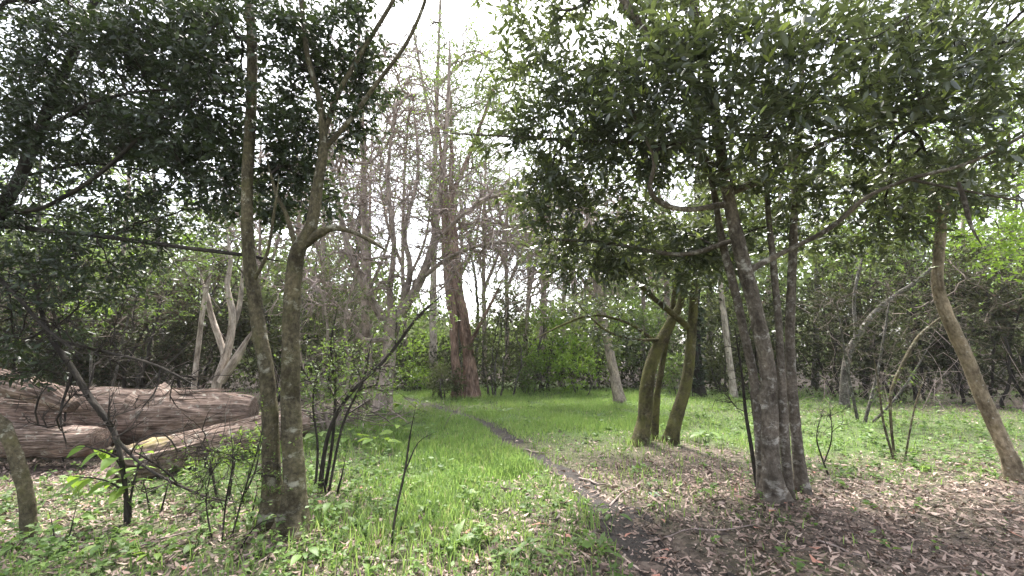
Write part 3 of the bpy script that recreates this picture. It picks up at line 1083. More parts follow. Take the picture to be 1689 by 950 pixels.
# ------------------------------------------------------------------ left twin-trunk tree
tree('twin_trunk_tree', 'twin-trunk mossy tree in the left foreground with a forked right trunk', 'tree', (470, 886), [
    ('trunk', [(452, 892, .05, 52.1), (447, 800, .05, 35.3), (446, 720, .05, 31.6), (440, 620, .05, 29.8), (427, 530, .1, 27.9), (412, 430, .1, 26), (408, 330, .1, 24.2), (412, 200, .1, 24.2), (415, 80, .1, 22.3), (402, -90, .1, 14.9)]),
    ('trunk', [(488, 895, -.05, 59.5), (484, 800, -.05, 40.9), (481, 680, 0, 37.2), (481, 560, 0, 34.4), (483, 470, 0, 33.5), (490, 415, 0, 31.6), (512, 375, 0, 26), (523, 310, 0, 22.3), (533, 245, 0, 18.6), (528, 170, 0, 13), (505, 80, 0, 11.2), (490, -80, 0, 8.4)]),
    ('limb', [(492, 408, 0, 26), (520, 388, 0, 20), (548, 376, -.05, 13), (580, 382, -.1, 9), (612, 398, -.1, 8), (648, 421, -.15, 4)]),
    ('limb', [(533, 248, 0, 12), (572, 205, 0, 10), (620, 140, 0, 9), (668, 75, 0, 8), (700, 5, 0, 7), (712, -60, 0, 6)]),
    ('limb', [(531, 230, 0, 12), (560, 150, .05, 11), (600, 80, .1, 10), (648, 0, .1, 9), (680, -70, .1, 7)]),
    ('limb', [(490, 412, 0, 12), (470, 350, .05, 9), (455, 320, .05, 8), (440, 260, .1, 6)]),
    ('limb', [(414, 470, .1, 9), (440, 420, .0, 7), (452, 350, -.05, 6), (460, 290, -.05, 5)]),
], M['bark_left'], M['twig_dark'], [
    (420, 110, .2, .75, .7, .62, 190), (300, 70, .3, .6, .6, .55, 130), (560, 80, .3, .45, .5, .5, 85), (480, 240, .2, .36, .4, .35, 75), (330, 230, .3, .45, .5, .4, 90), (430, -80, .2, 1.0, .9, .5, 80), (590, -60, .2, .6, .6, .4, 30), (575, 210, .2, .25, .3, .25, 22), (400, 320, .4, .5, .4, .25, 50), (480, 330, .5, .5, .4, .25, 40), (620, 120, .5, .4, .4, .4, 25)],
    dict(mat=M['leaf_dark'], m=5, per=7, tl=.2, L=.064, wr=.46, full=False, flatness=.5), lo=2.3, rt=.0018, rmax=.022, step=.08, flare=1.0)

# ------------------------------------------------------------------ dark tree leaning in from the left edge
tree('leaning_dark_tree', 'very dark leafy tree leaning in from the left edge with long horizontal branches', 'tree', (-170, 850), [
    ('trunk', [(-170, 850, 0, 44), (-120, 620, 0, 36), (-45, 430, 0, 32), (18, 325, 0, 30), (75, 190, 0, 27), (155, 10, 0, 22), (215, -130, 0, 14)]),
    ('limb', [(-60, 378, .1, 15), (20, 374, .05, 15), (70, 380, 0, 14), (160, 389, -.1, 12), (280, 405, -.2, 10), (380, 418, -.25, 9), (470, 432, -.3, 5)]),
    ('limb', [(8, 352, 0, 13), (62, 345, -.1, 12), (110, 322, -.2, 12), (160, 290, -.25, 11), (210, 245, -.3, 9), (260, 190, -.3, 7), (285, 110, -.3, 5)]),
    ('limb', [(60, 225, 0, 12), (140, 175, -.2, 9), (240, 150, -.3, 7), (340, 150, -.3, 4)]),
    ('limb', [(40, 290, 0, 9), (150, 270, .1, 7), (290, 290, .2, 4)]),
    ('limb', [(-40, 420, 0, 12), (20, 480, -.2, 11), (75, 540, -.3, 9), (140, 590, -.4, 6)]),
], M['bark_dark'], M['twig_dark'], [
    (60, 60, .1, .9, .7, .6, 190), (180, 120, 0, .8, .6, .5, 190), (120, 220, .1, .8, .6, .4, 190), (270, 230, .0, .6, .5, .35, 120), (-60, 150, .2, .8, .7, .6, 80), (60, -90, .2, 1.2, .9, .6, 80), (280, 350, .1, .7, .5, .25, 60), (100, 330, .1, .8, .5, .22, 60), (90, 470, .0, .7, .5, .3, 70), (310, 30, .2, .5, .5, .4, 60), (20, 400, .2, .7, .5, .35, 60), (30, 570, -.2, .5, .4, .3, 40), (190, 420, .0, .7, .5, .25, 50)],
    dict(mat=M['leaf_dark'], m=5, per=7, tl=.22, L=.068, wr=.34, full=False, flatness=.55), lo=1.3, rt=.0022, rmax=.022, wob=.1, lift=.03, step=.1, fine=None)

# ------------------------------------------------------------------ middle trees
tree('mossy_tree', 'mossy three-stemmed tree standing at the edge of the grass right of the path', 'tree', (1082, 737), [
    ('trunk', [(1056, 741, 0, 35.2), (1061, 690, 0, 26.4), (1070, 620, 0, 24.8), (1087, 568, 0, 24), (1106, 533, 0, 19.2), (1122, 500, 0, 13.6), (1132, 450, 0, 10.4), (1140, 390, 0, 7.2)]),
    ('trunk', [(1078, 736, .25, 14), (1083, 660, .28, 12), (1096, 580, .28, 11), (1110, 500, .2, 11), (1118, 430, .12, 9), (1110, 360, .12, 7)]),
    ('trunk', [(1104, 741, -.05, 32), (1113, 695, -.05, 24.8), (1130, 640, -.05, 21.6), (1139, 575, -.02, 19.2), (1142, 520, 0, 17.6), (1147, 465, 0, 14.4), (1152, 400, 0, 9.6)]),
    ('limb', [(1136, 540, 0, 14), (1104, 512, -.1, 12), (1070, 485, -.2, 10), (1045, 455, -.3, 9), (1030, 410, -.3, 6)]),
    ('limb', [(1085, 566, 0, 8), (1040, 535, -.1, 6), (980, 520, -.2, 5), (930, 535, -.3, 4), (880, 560, -.4, 3)]),
    ('limb', [(1092, 560, 0, 8), (1050, 560, -.3, 5), (1000, 545, -.4, 4), (950, 500, -.5, 3)]),
], M['bark_moss'], M['twig_dark'], [
    (1030, 410, .2, .9, .7, .35, 60), (1120, 390, .3, .9, .8, .5, 70), (1190, 420, .4, .8, .7, .45, 50), (960, 520, 0, .7, .6, .35, 40), (1100, 290, .4, 1.2, 1, .6, 60), (1020, 560, -.3, .4, .4, .25, 16)],
    dict(mat=M['leaf_laurel'], m=4, per=7, tl=.28, L=.085, wr=.42, full=False, flatness=.6, keep=.72), lo=1.45, rt=.0026, rmax=.03, lump=.12)

tree('leaning_tree', 'golden-brown speckled trunk leaning left from the right edge of the photo', 'tree', (1682, 806), [
    ('trunk', [(1688, 822, 0, 50.7), (1662, 745, 0, 34), (1621, 655, 0, 31.7), (1592, 582, 0, 30.1), (1560, 512, 0, 28.5), (1546, 460, 0, 25.4), (1549, 405, 0, 23.8), (1553, 370, 0, 21.4), (1541, 325, 0, 13.5), (1531, 290, .1, 9.5), (1510, 220, .2, 7.1)]),
    ('limb', [(1554, 372, 0, 16), (1566, 335, 0, 10), (1590, 290, .1, 8), (1630, 230, .2, 6)]),
], M['bark_gold'], M['twig_grey'], [
    (1500, 330, .6, .8, .8, .35, 40), (1620, 350, .6, .9, .8, .4, 50), (1560, 230, .8, 1.0, .8, .5, 40), (1700, 420, .5, .6, .6, .4, 30), (1480, 230, 3.2, 2.4, 1.8, .6, 150), (1700, 240, 3.0, 2.0, 1.8, .6, 110)],  # last two clumps added, hidden from view, to shade the weeds and thicket
    dict(mat=M['leaf_bright'], m=4, per=6, tl=.25, L=.06, wr=.55, full=False, flatness=.7), lo=1.7, rt=.002, rmax=.02, lump=.08, flare=.3)

tree('bare_tree', 'pinkish-brown bare tree with a fan of branches left of the path', 'tree', (637, 682), [
    ('trunk', [(632, 690, 0, 36), (637, 630, 0, 27), (644, 570, 0, 28), (650, 535, 0, 30), (672, 500, 0, 18), (695, 460, 0, 17), (712, 410, 0, 15), (728, 310, 0, 11), (738, 190, 0, 8), (742, 60, 0, 5)]),
    ('limb', [(646, 545, 0, 20), (618, 505, -.1, 16), (592, 455, -.2, 14), (575, 410, -.2, 12), (560, 350, -.2, 8), (540, 250, -.2, 5)]),
    ('limb', [(650, 540, 0, 18), (643, 480, .1, 12), (650, 400, .1, 10), (640, 300, .2, 7), (650, 180, .2, 5)]),
    ('limb', [(655, 530, 0, 16), (676, 450, .2, 11), (668, 380, .3, 9), (690, 280, .3, 6), (680, 160, .3, 4)]),
    ('limb', [(700, 455, 0, 9), (750, 420, -.3, 7), (820, 400, -.5, 6), (890, 410, -.7, 4), (930, 440, -.8, 3)]),
    ('limb', [(716, 400, 0, 8), (770, 350, -.4, 6), (830, 320, -.6, 5), (880, 340, -.9, 3)]),
    ('limb', [(640, 560, 0, 10), (600, 560, -.3, 9), (570, 520, -.5, 7), (540, 480, -.6, 5)]),
], M['bark_pink'], M['twig_pink'], [
    (640, 250, 0, 1.9, 1.4, 2.3, 330), (800, 370, -.4, 1.7, .9, 1.2, 210), (570, 470, -.3, 1.2, .8, .9, 100), (690, 450, 0, 1.4, .9, .8, 100)],
    dict(mat=M['leaf_bright'], m=2, per=3, tl=.25, L=.05, wr=.5, full=False, keep=.22), lo=2.2, rt=.006, ex=.36, rmax=.04, wob=.2, lift=.1, step=.17, fine=(7, .45))

tree('straight_bare_tree', 'thin straight orange-brown trunk just left of the fanned bare tree', 'tree', (606, 672), [
    ('trunk', [(607, 672, 0, 19), (604, 560, 0, 16), (603, 450, 0, 16), (601, 330, 0, 13), (598, 220, 0, 10), (592, 60, 0, 6), (590, -60, 0, 4)]),
    ('limb', [(603, 420, 0, 8), (570, 340, .2, 6), (550, 240, .3, 4)])],
    M['bark_pink'], M['twig_pink'], [(600, 160, 0, 1.9, 1.4, 2.4, 230)], None, lo=3.5, rt=.006, ex=.36, rmax=.03, wob=.2, step=.2, fine=(7, .5))

tree('red_bark_tree', 'tall shaggy red-brown tree where the path ends', 'tree', (766, 655), [
    ('trunk', [(778, 660, 0, 30), (772, 580, 0, 22), (759, 500, 0, 20), (750, 420, 0, 19), (744, 330, 0, 10), (745, 240, 0, 6), (740, 110, 0, 2.5)]),
    ('trunk', [(754, 655, -.2, 18), (750, 570, -.2, 15), (744, 490, -.1, 18), (736, 420, .1, 17), (734, 330, .2, 14), (724, 220, .3, 4), (716, 130, .3, 2)]),
    ('limb', [(774, 570, 0, 8), (800, 520, -.2, 6), (830, 460, -.3, 4)]),
    ('limb', [(742, 330, 0, 10), (780, 240, .2, 7), (820, 130, .2, 5)])],
    M['bark_red'], M['twig_pink'], [(760, 220, 0, 2.8, 1.8, 2.6, 210), (800, 130, .3, 2.2, 1.6, 1.4, 100)],
    dict(mat=M['leaf_mid'], m=4, per=6, tl=.5, L=.11, wr=.35, full=False, keep=.42), lo=3.6, rt=.006, ex=.4, rmax=.05, ridge=.14, lump=.15, step=.22, fine=(3, .5))

tree('pale_tall_tree', 'tall slender pale trunk rising behind the red-bark tree', 'tree', (714, 640), [
    ('trunk', [(714, 640, 0, 18), (715, 480, 0, 12), (717, 300, 0, 10), (722, 120, 0, 7), (728, -40, 0, 5)]),
    ('limb', [(719, 250, 0, 8), (700, 150, .2, 6), (680, 40, .2, 4)]),
    ('limb', [(722, 140, 0, 8), (770, 100, -.2, 6), (830, 80, -.3, 4)])],
    M['bark_pale'], M['twig_grey'], [(730, 130, 0, 3.2, 2, 3.0, 200)], dict(mat=M['leaf_mid'], m=3, per=6, tl=.5, L=.1, wr=.4, keep=.3), lo=5, rt=.007, ex=.4, rmax=.05, wob=.2, step=.3, fine=(4, .6))

tree('pale_leaning_tree', 'pale slim trunk leaning left at the back of the sunlit grass', 'tree', (1022, 662), [
    ('trunk', [(1024, 664, 0, 22), (1010, 600, 0, 17), (997, 540, 0, 17), (987, 480, 0, 17), (978, 420, 0, 14), (968, 340, 0, 10), (955, 240, 0, 6)]),
    ('limb', [(990, 500, 0, 8), (960, 460, -.2, 6), (930, 400, -.3, 4)]),
    ('limb', [(980, 430, 0, 8), (1010, 380, .1, 6), (1030, 300, .1, 4)])],
    M['bark_pink'], M['twig_pink'], [(960, 380, 0, 2.3, 1.5, 1.5, 260), (920, 480, -.2, 1.6, 1.0, .8, 100)],
    dict(mat=M['leaf_mid'], m=3, per=5, tl=.4, L=.09, wr=.4, keep=.15), lo=2.2, rt=.0068, ex=.36, rmax=.035, wob=.2, step=.2, fine=(5, .45))

tree('ivy_trunk_tree', 'dark ivy-clad trunk directly behind the mossy three-stemmed tree', 'tree', (1152, 655), [
    ('trunk', [(1153, 657, 0, 26), (1147, 580, 0, 20), (1146, 500, 0, 18), (1152, 420, 0, 16), (1150, 300, 0, 12), (1160, 150, 0, 8)])],
    M['bark_dark'], M['twig_dark'], [(1148, 620, -.1, .28, .28, .5, 40), (1147, 540, -.1, .25, .25, .9, 50), (1150, 400, 0, 1.2, 1, 1.2, 60)],
    dict(mat=M['leaf_dark'], m=3, per=6, tl=.2, L=.1, wr=.7, flatness=.2), lo=.2, rt=.003, rmax=.02, step=.2)

tree('birch_like_tree', 'thin whitish trunk seen between the mossy tree and the right tree cluster', 'tree', (1210, 655), [
    ('trunk', [(1212, 657, 0, 15), (1203, 590, 0, 12), (1194, 520, 0, 11), (1186, 440, 0, 10), (1180, 300, 0, 7)])],
    M['bark_pale'], M['twig_grey'], [(1190, 380, 0, 1.5, 1.2, 1.6, 90)], dict(mat=M['leaf_mid'], m=3, per=6, tl=.4, L=.1, wr=.45), lo=2, rt=.004, rmax=.03, step=.25)

tree('grey_leaning_tree', 'grey bare trunk bending right in the shade behind the right tree cluster', 'tree', (1390, 672), [
    ('trunk', [(1390, 674, 0, 20), (1396, 600, 0, 16), (1420, 545, 0, 14), (1460, 500, 0, 12), (1510, 465, 0, 9), (1560, 420, 0, 6)]),
    ('limb', [(1412, 555, 0, 9), (1410, 480, .1, 7), (1430, 400, .2, 5)])],
    M['bark_rough'], M['twig_grey'], [(1480, 440, 0, 1.6, 1, .9, 80)], dict(mat=M['leaf_mid'], m=3, per=6, tl=.35, L=.08, wr=.45, keep=.7), lo=1.6, rt=.003, rmax=.03, step=.2)

tree('crooked_sapling', 'thin crooked brown stem kinking right above bare twigs, left of the leaning golden trunk', 'tree', (1480, 757), [
    ('stem', [(1476, 757, 0, 6), (1470, 700, 0, 6), (1470, 648, 0, 7), (1490, 600, 0, 9), (1515, 556, 0, 8), (1552, 524, 0, 6), (1590, 500, 0, 4)]),
    ('stem', [(1478, 757, .05, 6), (1458, 700, .1, 5), (1450, 640, .1, 4), (1440, 580, .1, 3)]),
    ('stem', [(1486, 757, -.05, 5), (1502, 705, -.1, 4), (1512, 660, -.1, 3.5), (1530, 610, -.1, 3)])],
    M['bark_left'], M['twig_grey'], [(1490, 660, 0, .55, .4, .45, 40), (1560, 510, 0, .5, .4, .3, 20)], dict(mat=M['leaf_mid'], m=2, per=5, tl=.14, L=.035, wr=.5, keep=.5), lo=.3, rt=.0018, rmax=.008, step=.1)

# ------------------------------------------------------------------ logs and dead wood on the left
def log(name, label, pts, d0, mat, ridge=.10, seed=1.0, lichen=None, cat='log'):
    P, R = wpath(pts, d0)
    P2, R2 = catmull(P, R, .06)
    base = P.mean(0).copy()
    g = float(gh(base[:1], base[1:2])[0])
    root = thing(name, (base[0], base[1], g), label, cat)
    org = np.array([base[0], base[1], g])
    tb = Tubes()
    N = len(P2)
    # broken ends: the radius shrinks and wobbles at the last few centimetres
    tb.add(P2, R2, 84, rough=.014, seed=seed, ridge=ridge, lump=.10, cap=True, grain=3.0)
    me = tb.mesh('bark', mat, org)
    if lichen is not None:
        co = np.zeros(len(me.vertices) * 3, np.float32)
        me.vertices.foreach_get('co', co)
        co = co.reshape(-1, 3) + org
        c = at(*lichen[:3])
        dd = np.linalg.norm((co - c) / np.array(lichen[3]), axis=1)
        a = me.attributes.new('lichen', 'FLOAT', 'POINT')
        a.data.foreach_set('value', np.clip(1.25 - dd, 0, 1).astype(np.float32))
    link('bark', me, root)
    # peeling strips of bark lying along the log
    for k in range(60):
        i0 = RNG.integers(2, max(3, N - 14))
        n_ = int(RNG.integers(6, 13))
        seg = P2[i0:i0 + n_]
        if len(seg) < 4:
            continue
        th = RNG.uniform(-.6, 1.9)
        off = np.array([0, -math.sin(th), math.cos(th)])
        q = seg + off * (R2[i0] * RNG.uniform(1.0, 1.08)) + np.array([0, 0, 1.]) * np.linspace(0, RNG.uniform(0, .04), len(seg))[:, None]
        ts = Tubes()
        ts.add(q, np.linspace(.014, .004, len(seg)) * RNG.uniform(.5, 1.3), 4, seed=float(k), lump=.3)
        link('bark_strip', ts.mesh('bark_strip', mat, org), root)
    return root


log('fallen_log', 'biggest fallen log, reddish weathered bark, lying farthest back on the left', [(-150, 668, 0, 138), (-40, 676, 0, 138), (120, 684, 0, 130), (260, 688, .05, 120), (370, 686, .2, 98), (418, 684, .3, 70)], 6.75, M['bark_log'], .075, 2.0)
log('fallen_log', 'short broken log with a blunt tan end in front of the biggest log', [(-160, 726, 0, 84), (-40, 728, 0, 84), (80, 728, 0, 80), (140, 728, 0, 74), (166, 726, 0, 58)], 5.9, M['bark_log'], .085, 5.0)
log('fallen_log', 'pale split log with a yellow lichen patch pointing at the twin-trunk tree', [(196, 765, 0, 66), (215, 764, .08, 84), (300, 745, .5, 78), (380, 726, 1.0, 68), (450, 708, 1.5, 58), (500, 700, 1.9, 44)], 5.0, M['log_lichen'], .08, 8.0, (250, 722, 5.1, (.5, .35, .16)))
log('split_log', 'splintered slab of log resting on top of the logs at the left edge', [(-150, 612, 0, 60), (-40, 622, 0, 62), (40, 640, 0, 58), (90, 656, 0, 44), (122, 672, 0, 24)], 6.05, M['bark_log'], .17, 11.0)

tree('dead_tree', 'bleached dead tree with crossing forked trunks behind the fallen logs', 'dead tree', (360, 700), [
    ('trunk', [(345, 700, 0, 21.6), (358, 630, 0, 18.7), (375, 580, 0, 15.8), (384, 520, 0, 14.4), (374, 470, 0, 11.5), (380, 430, 0, 8.6), (372, 360, 0, 5.8)]),
    ('limb', [(365, 630, -.1, 18), (390, 590, -.2, 18), (408, 560, -.2, 15), (420, 540, -.2, 7)]),
    ('limb', [(370, 585, 0, 14), (352, 530, .1, 12), (340, 490, .1, 12), (328, 440, .1, 7)]),
    ('limb', [(378, 560, 0, 12), (396, 500, .1, 10), (400, 430, .1, 7)])],
    M['bark_pale'], M['twig_grey'], [(370, 430, 0, .8, .6, .6, 40)], None, lo=1.6, rt=.0042, rmax=.02, wob=.25, d=8.6, fine=(3, .25))
tree('dead_pole', 'straight pinkish-white dead pole leaning beside the bleached dead tree', 'dead tree', (320, 700), [
    ('trunk', [(316, 700, 0, 12.8), (320, 635, 0, 11.2), (328, 560, 0, 10.4), (340, 480, 0, 9.6), (352, 430, 0, 7.2)])], M['bark_pale'], M['twig_grey'], d=8.3, flare=.1)

tree('curved_trunk', 'stout smooth stem curving out of the lower left corner', 'tree', (48, 890), [
    ('trunk', [(48, 893, 0, 36), (44, 830, 0, 30), (30, 765, 0, 31), (2, 705, 0, 31), (-50, 660, 0, 30), (-120, 600, 0, 30), (-160, 480, 0, 24), (-170, 300, 0, 16)])],
    M['bark_left'], M['twig_dark'], [(-120, 300, .2, .7, .6, .5, 30)], dict(mat=M['leaf_dark'], m=4, per=7, tl=.2, L=.055, wr=.4), lo=1.8, rt=.002, rmax=.02, flare=.2)

tree('dead_branch', 'dark dead branch with bare twigs slanting down across the fallen logs', 'dead branch', (218, 868), [
    ('stem', [(218, 868, 0, 9), (205, 790, 0, 10), (188, 712, .05, 13), (148, 655, .1, 15), (116, 605, .15, 14), (78, 545, .2, 12), (60, 475, .25, 9), (30, 400, .3, 5)]),
    ('limb', [(190, 722, 0, 8), (240, 770, -.1, 6), (330, 815, -.2, 5), (400, 830, -.3, 3)]),
    ('limb', [(90, 560, .2, 9), (170, 580, .1, 7), (250, 600, 0, 6), (330, 640, -.1, 4)]),
    ('limb', [(120, 615, .15, 7), (100, 680, 0, 5), (110, 740, -.1, 3)]),
    ('limb', [(80, 540, .2, 8), (40, 560, .1, 6), (0, 540, .1, 5)])],
    M['bark_dark'], M['twig_dark'], [(200, 640, 0, .7, .4, .35, 50), (120, 560, .2, .7, .4, .4, 60), (300, 760, -.1, .5, .4, .3, 40), (60, 470, .2, .5, .4, .3, 40)], None, lo=.2, rt=.0024, rmax=.008, wob=.25, lift=-.1, step=.09, fine=(4, .16))

# ------------------------------------------------------------------ saplings and bare shrubs
tree('dark_sapling', 'dark multi-stemmed sapling with budding leaves arching towards the bare tree', 'sapling', (528, 816), [
    ('stem', [(526, 818, 0, 10), (540, 722, 0, 8), (574, 655, 0, 7.5), (636, 592, 0, 6.5), (690, 522, 0, 6), (740, 478, 0, 3)]),
    ('stem', [(532, 816, .08, 7), (548, 730, .1, 6), (553, 640, .1, 5), (546, 570, .1, 4), (556, 510, .05, 3)]),
    ('stem', [(538, 816, -.08, 5), (564, 705, -.08, 4.5), (600, 625, -.05, 5), (612, 560, -.05, 3)]),
    ('stem', [(518, 816, -.03, 5), (524, 740, -.03, 4.5), (516, 660, -.03, 4), (530, 590, -.03, 3)])],
    M['bark_dark'], M['twig_dark'], [(590, 620, 0, .55, .4, .35, 46), (545, 610, 0, .35, .35, .35, 30), (690, 520, 0, .35, .3, .25, 16)], dict(mat=M['leaf_mid'], m=2, per=4, tl=.12, L=.035, wr=.5, keep=.8), lo=.5, rt=.0026, rmax=.007, step=.08, fine=(4, .14))
tree('bare_sapling', 'single thin black bare stem standing in the grass left of centre', 'sapling', (643, 908), [
    ('stem', [(643, 910, 0, 5), (652, 850, 0, 4.5), (668, 775, 0, 4), (676, 720, 0, 3.4), (686, 668, 0, 2)]),
    ('limb', [(668, 778, 0, 3), (690, 730, 0, 2.5), (720, 712, 0, 1.5)])], M['bark_dark'], M['twig_dark'], [(640, 860, 0, .12, .1, .1, 4)], None, lo=.1, rt=.0016, rmax=.004)
tree('bare_sapling', 'thin dark twiggy stem leaning against the left side of the right tree cluster', 'sapling', (1250, 808), [
    ('stem', [(1252, 810, 0, 9), (1240, 740, 0, 8), (1230, 680, 0, 7), (1224, 620, 0, 5), (1212, 540, 0, 3)]),
    ('stem', [(1256, 810, .05, 7), (1248, 720, .05, 6), (1240, 640, .05, 5), (1250, 560, .05, 3)])],
    M['bark_dark'], M['twig_dark'], [(1215, 640, 0, .3, .25, .3, 26), (1235, 560, 0, .25, .25, .25, 14)], None, lo=.4, rt=.002, rmax=.006, wob=.2, step=.07, fine=(3, .1))
tree('bare_sapling', 'short forked bare twig poking up right of the right tree cluster', 'sapling', (1372, 786), [
    ('stem', [(1374, 788, 0, 4), (1354, 750, 0, 3.5), (1347, 722, 0, 3), (1352, 690, 0, 2)]),
    ('limb', [(1360, 762, 0, 3), (1372, 720, 0, 2.5), (1368, 660, 0, 1.5)])], M['bark_dark'], M['twig_dark'], [(1365, 690, 0, .25, .2, .22, 20)], None, lo=.2, rt=.0016, rmax=.004, step=.06, fine=(3, .07))
tree('bare_shrub', 'tangle of thin bare dark stems in front of the twin-trunk tree', 'shrub', (370, 905), [
    ('stem', [(366, 908, 0, 4), (372, 830, 0, 3.5), (384, 760, 0, 3), (378, 690, 0, 2)]),
    ('stem', [(374, 908, .1, 4), (400, 820, .1, 3.4), (425, 740, .1, 3), (440, 680, .1, 2)]),
    ('stem', [(360, 908, .05, 4), (340, 830, .05, 3), (350, 760, .05, 3), (335, 710, .05, 2)]),
    ('stem', [(380, 910, -.1, 4), (420, 870, -.1, 3), (470, 850, -.1, 2)])],
    M['bark_dark'], M['twig_dark'], [(385, 780, 0, .4, .3, .32, 60), (330, 850, 0, .35, .25, .15, 36), (440, 860, 0, .3, .25, .15, 30)], dict(mat=M['leaf_mid'], m=2, per=4, tl=.1, L=.026, wr=.55, keep=.6), lo=.1, rt=.0019, rmax=.004, wob=.25, step=.06, fine=(2, .1))
tree('leafy_shrub', 'fresh light-green leafy shrub between the pale log and the twin-trunk tree', 'shrub', (372, 835), [
    ('stem', [(366, 838, 0, 6), (350, 780, 0, 5), (340, 740, 0, 3)]), ('stem', [(374, 838, 0, 6), (385, 770, 0, 5), (400, 715, 0, 3)]), ('stem', [(380, 838, 0, 5), (420, 780, .1, 4), (430, 720, .1, 2)])],
    M['bark_dark'], M['twig_grey'], [(360, 785, 0, .45, .35, .25, 60), (405, 745, .1, .3, .3, .25, 42)], dict(mat=M['leaf_bright'], m=3, per=6, tl=.11, L=.03, wr=.6, flatness=.85), lo=.1, rt=.0013, rmax=.005, step=.06)

tree('bare_shrub', 'grey tangle of bare twigs rising behind the biggest log', 'shrub', (150, 760), [
    ('stem', [(150, 760, 0, 8), (130, 640, 0, 7), (90, 520, 0, 5), (40, 420, 0, 3)]), ('stem', [(156, 760, 0, 8), (190, 620, 0, 6), (220, 500, .1, 5), (280, 400, .1, 3)]), ('stem', [(160, 760, 0, 7), (240, 640, -.1, 5), (320, 560, -.1, 3)]), ('stem', [(146, 760, 0, 7), (150, 600, .2, 6), (160, 460, .3, 3)])],
    M['bark_rough'], M['twig_grey'], [(150, 480, 0, 2.0, .7, .8, 160), (260, 440, .2, 1.2, .7, .6, 90)], dict(mat=M['leaf_mid'], m=2, per=4, tl=.2, L=.06, wr=.5, keep=.5), lo=1.0, rt=.0032, ex=.36, rmax=.014, wob=.3, lift=.0, step=.14, fine=(3, .25), d=7.6)
tree('bare_shrub', 'leafless tangled shrub between the twin-trunk tree and the fanned bare tree', 'shrub', (545, 720), [
    ('stem', [(545, 722, 0, 8), (530, 640, 0, 7), (540, 540, 0, 5), (520, 440, 0, 3)]), ('stem', [(550, 722, 0, 8), (575, 620, 0, 6), (570, 520, .1, 5), (600, 420, .1, 3)]), ('stem', [(540, 722, 0, 7), (510, 640, -.1, 5), (490, 560, -.1, 3)])],
    M['bark_pink'], M['twig_pink'], [(545, 530, 0, 1.0, .7, .9, 120)], dict(mat=M['leaf_olive'], m=2, per=4, tl=.2, L=.06, wr=.5, keep=.35), lo=.7, rt=.0032, ex=.36, rmax=.014, wob=.3, lift=.0, step=.14, fine=(3, .25), d=8.2)
tree('bare_shrub', 'leafless twiggy shrub in the shade left of the leaning golden trunk', 'shrub', (1420, 720), [
    ('stem', [(1420, 722, 0, 8), (1400, 620, 0, 6), (1380, 500, 0, 4)]), ('stem', [(1425, 722, 0, 8), (1450, 600, 0, 6), (1470, 480, .1, 4)]), ('stem', [(1430, 722, 0, 7), (1490, 640, -.1, 5), (1540, 560, -.1, 3)])],
    M['bark_rough'], M['twig_grey'], [(1440, 520, 0, 1.5, .7, .9, 120), (1600, 480, .5, 1.2, .7, .8, 60)], dict(mat=M['leaf_thicket'], m=2, per=5, tl=.22, L=.07, wr=.5, keep=.6), lo=.7, rt=.0032, ex=.36, rmax=.014, wob=.3, lift=.0, step=.14, fine=(2, .3), d=9.0)

tree('leafy_sapling', 'slender sapling with a flat spray of yellow-green leaves above the biggest log', 'sapling', (105, 760), [
    ('stem', [(105, 760, 0, 5), (110, 650, 0, 5), (118, 560, 0, 4), (130, 508, 0, 3)])],
    M['bark_dark'], M['twig_dark'], [(135, 508, 0, .38, .3, .07, 22)], dict(mat=M['leaf_bright'], m=3, per=6, tl=.12, L=.05, wr=.55, flatness=1.0), lo=1.2, rt=.0022, rmax=.006, step=.08, d=6.2)

for lb, bx, by, mt, ell in [
    ('low dark leafy shrub in the lower left corner beside the curved trunk', 100, 905, 'leaf_mid', [(95, 850, 0, .35, .25, .14, 46)]),
    ('low leafy shrub below the pale log in front of the dead branch', 255, 850, 'leaf_mid', [(260, 810, 0, .4, .3, .14, 46)]),
    ('low green shrub at the left foot of the twin-trunk tree', 400, 872, 'leaf_bright', [(395, 835, 0, .32, .25, .13, 40)]),
    ('low green shrub at the foot of the dark sapling', 545, 822, 'leaf_bright', [(550, 785, 0, .45, .3, .15, 46)])]:
    tree('low_shrub', lb, 'shrub', (bx, by), [('stem', [(bx, by, 0, 5), (bx - 12, by - 30, 0, 4), (bx - 22, by - 70, 0, 2)]), ('stem', [(bx + 4, by, 0, 5), (bx + 18, by - 35, 0, 4), (bx + 26, by - 75, 0, 2)])],
         M['bark_dark'], M['twig_dark'], ell, dict(mat=M[mt], m=3, per=6, tl=.12, L=.042, wr=.55, flatness=.8), lo=.05, rt=.0016, rmax=.005, step=.06)

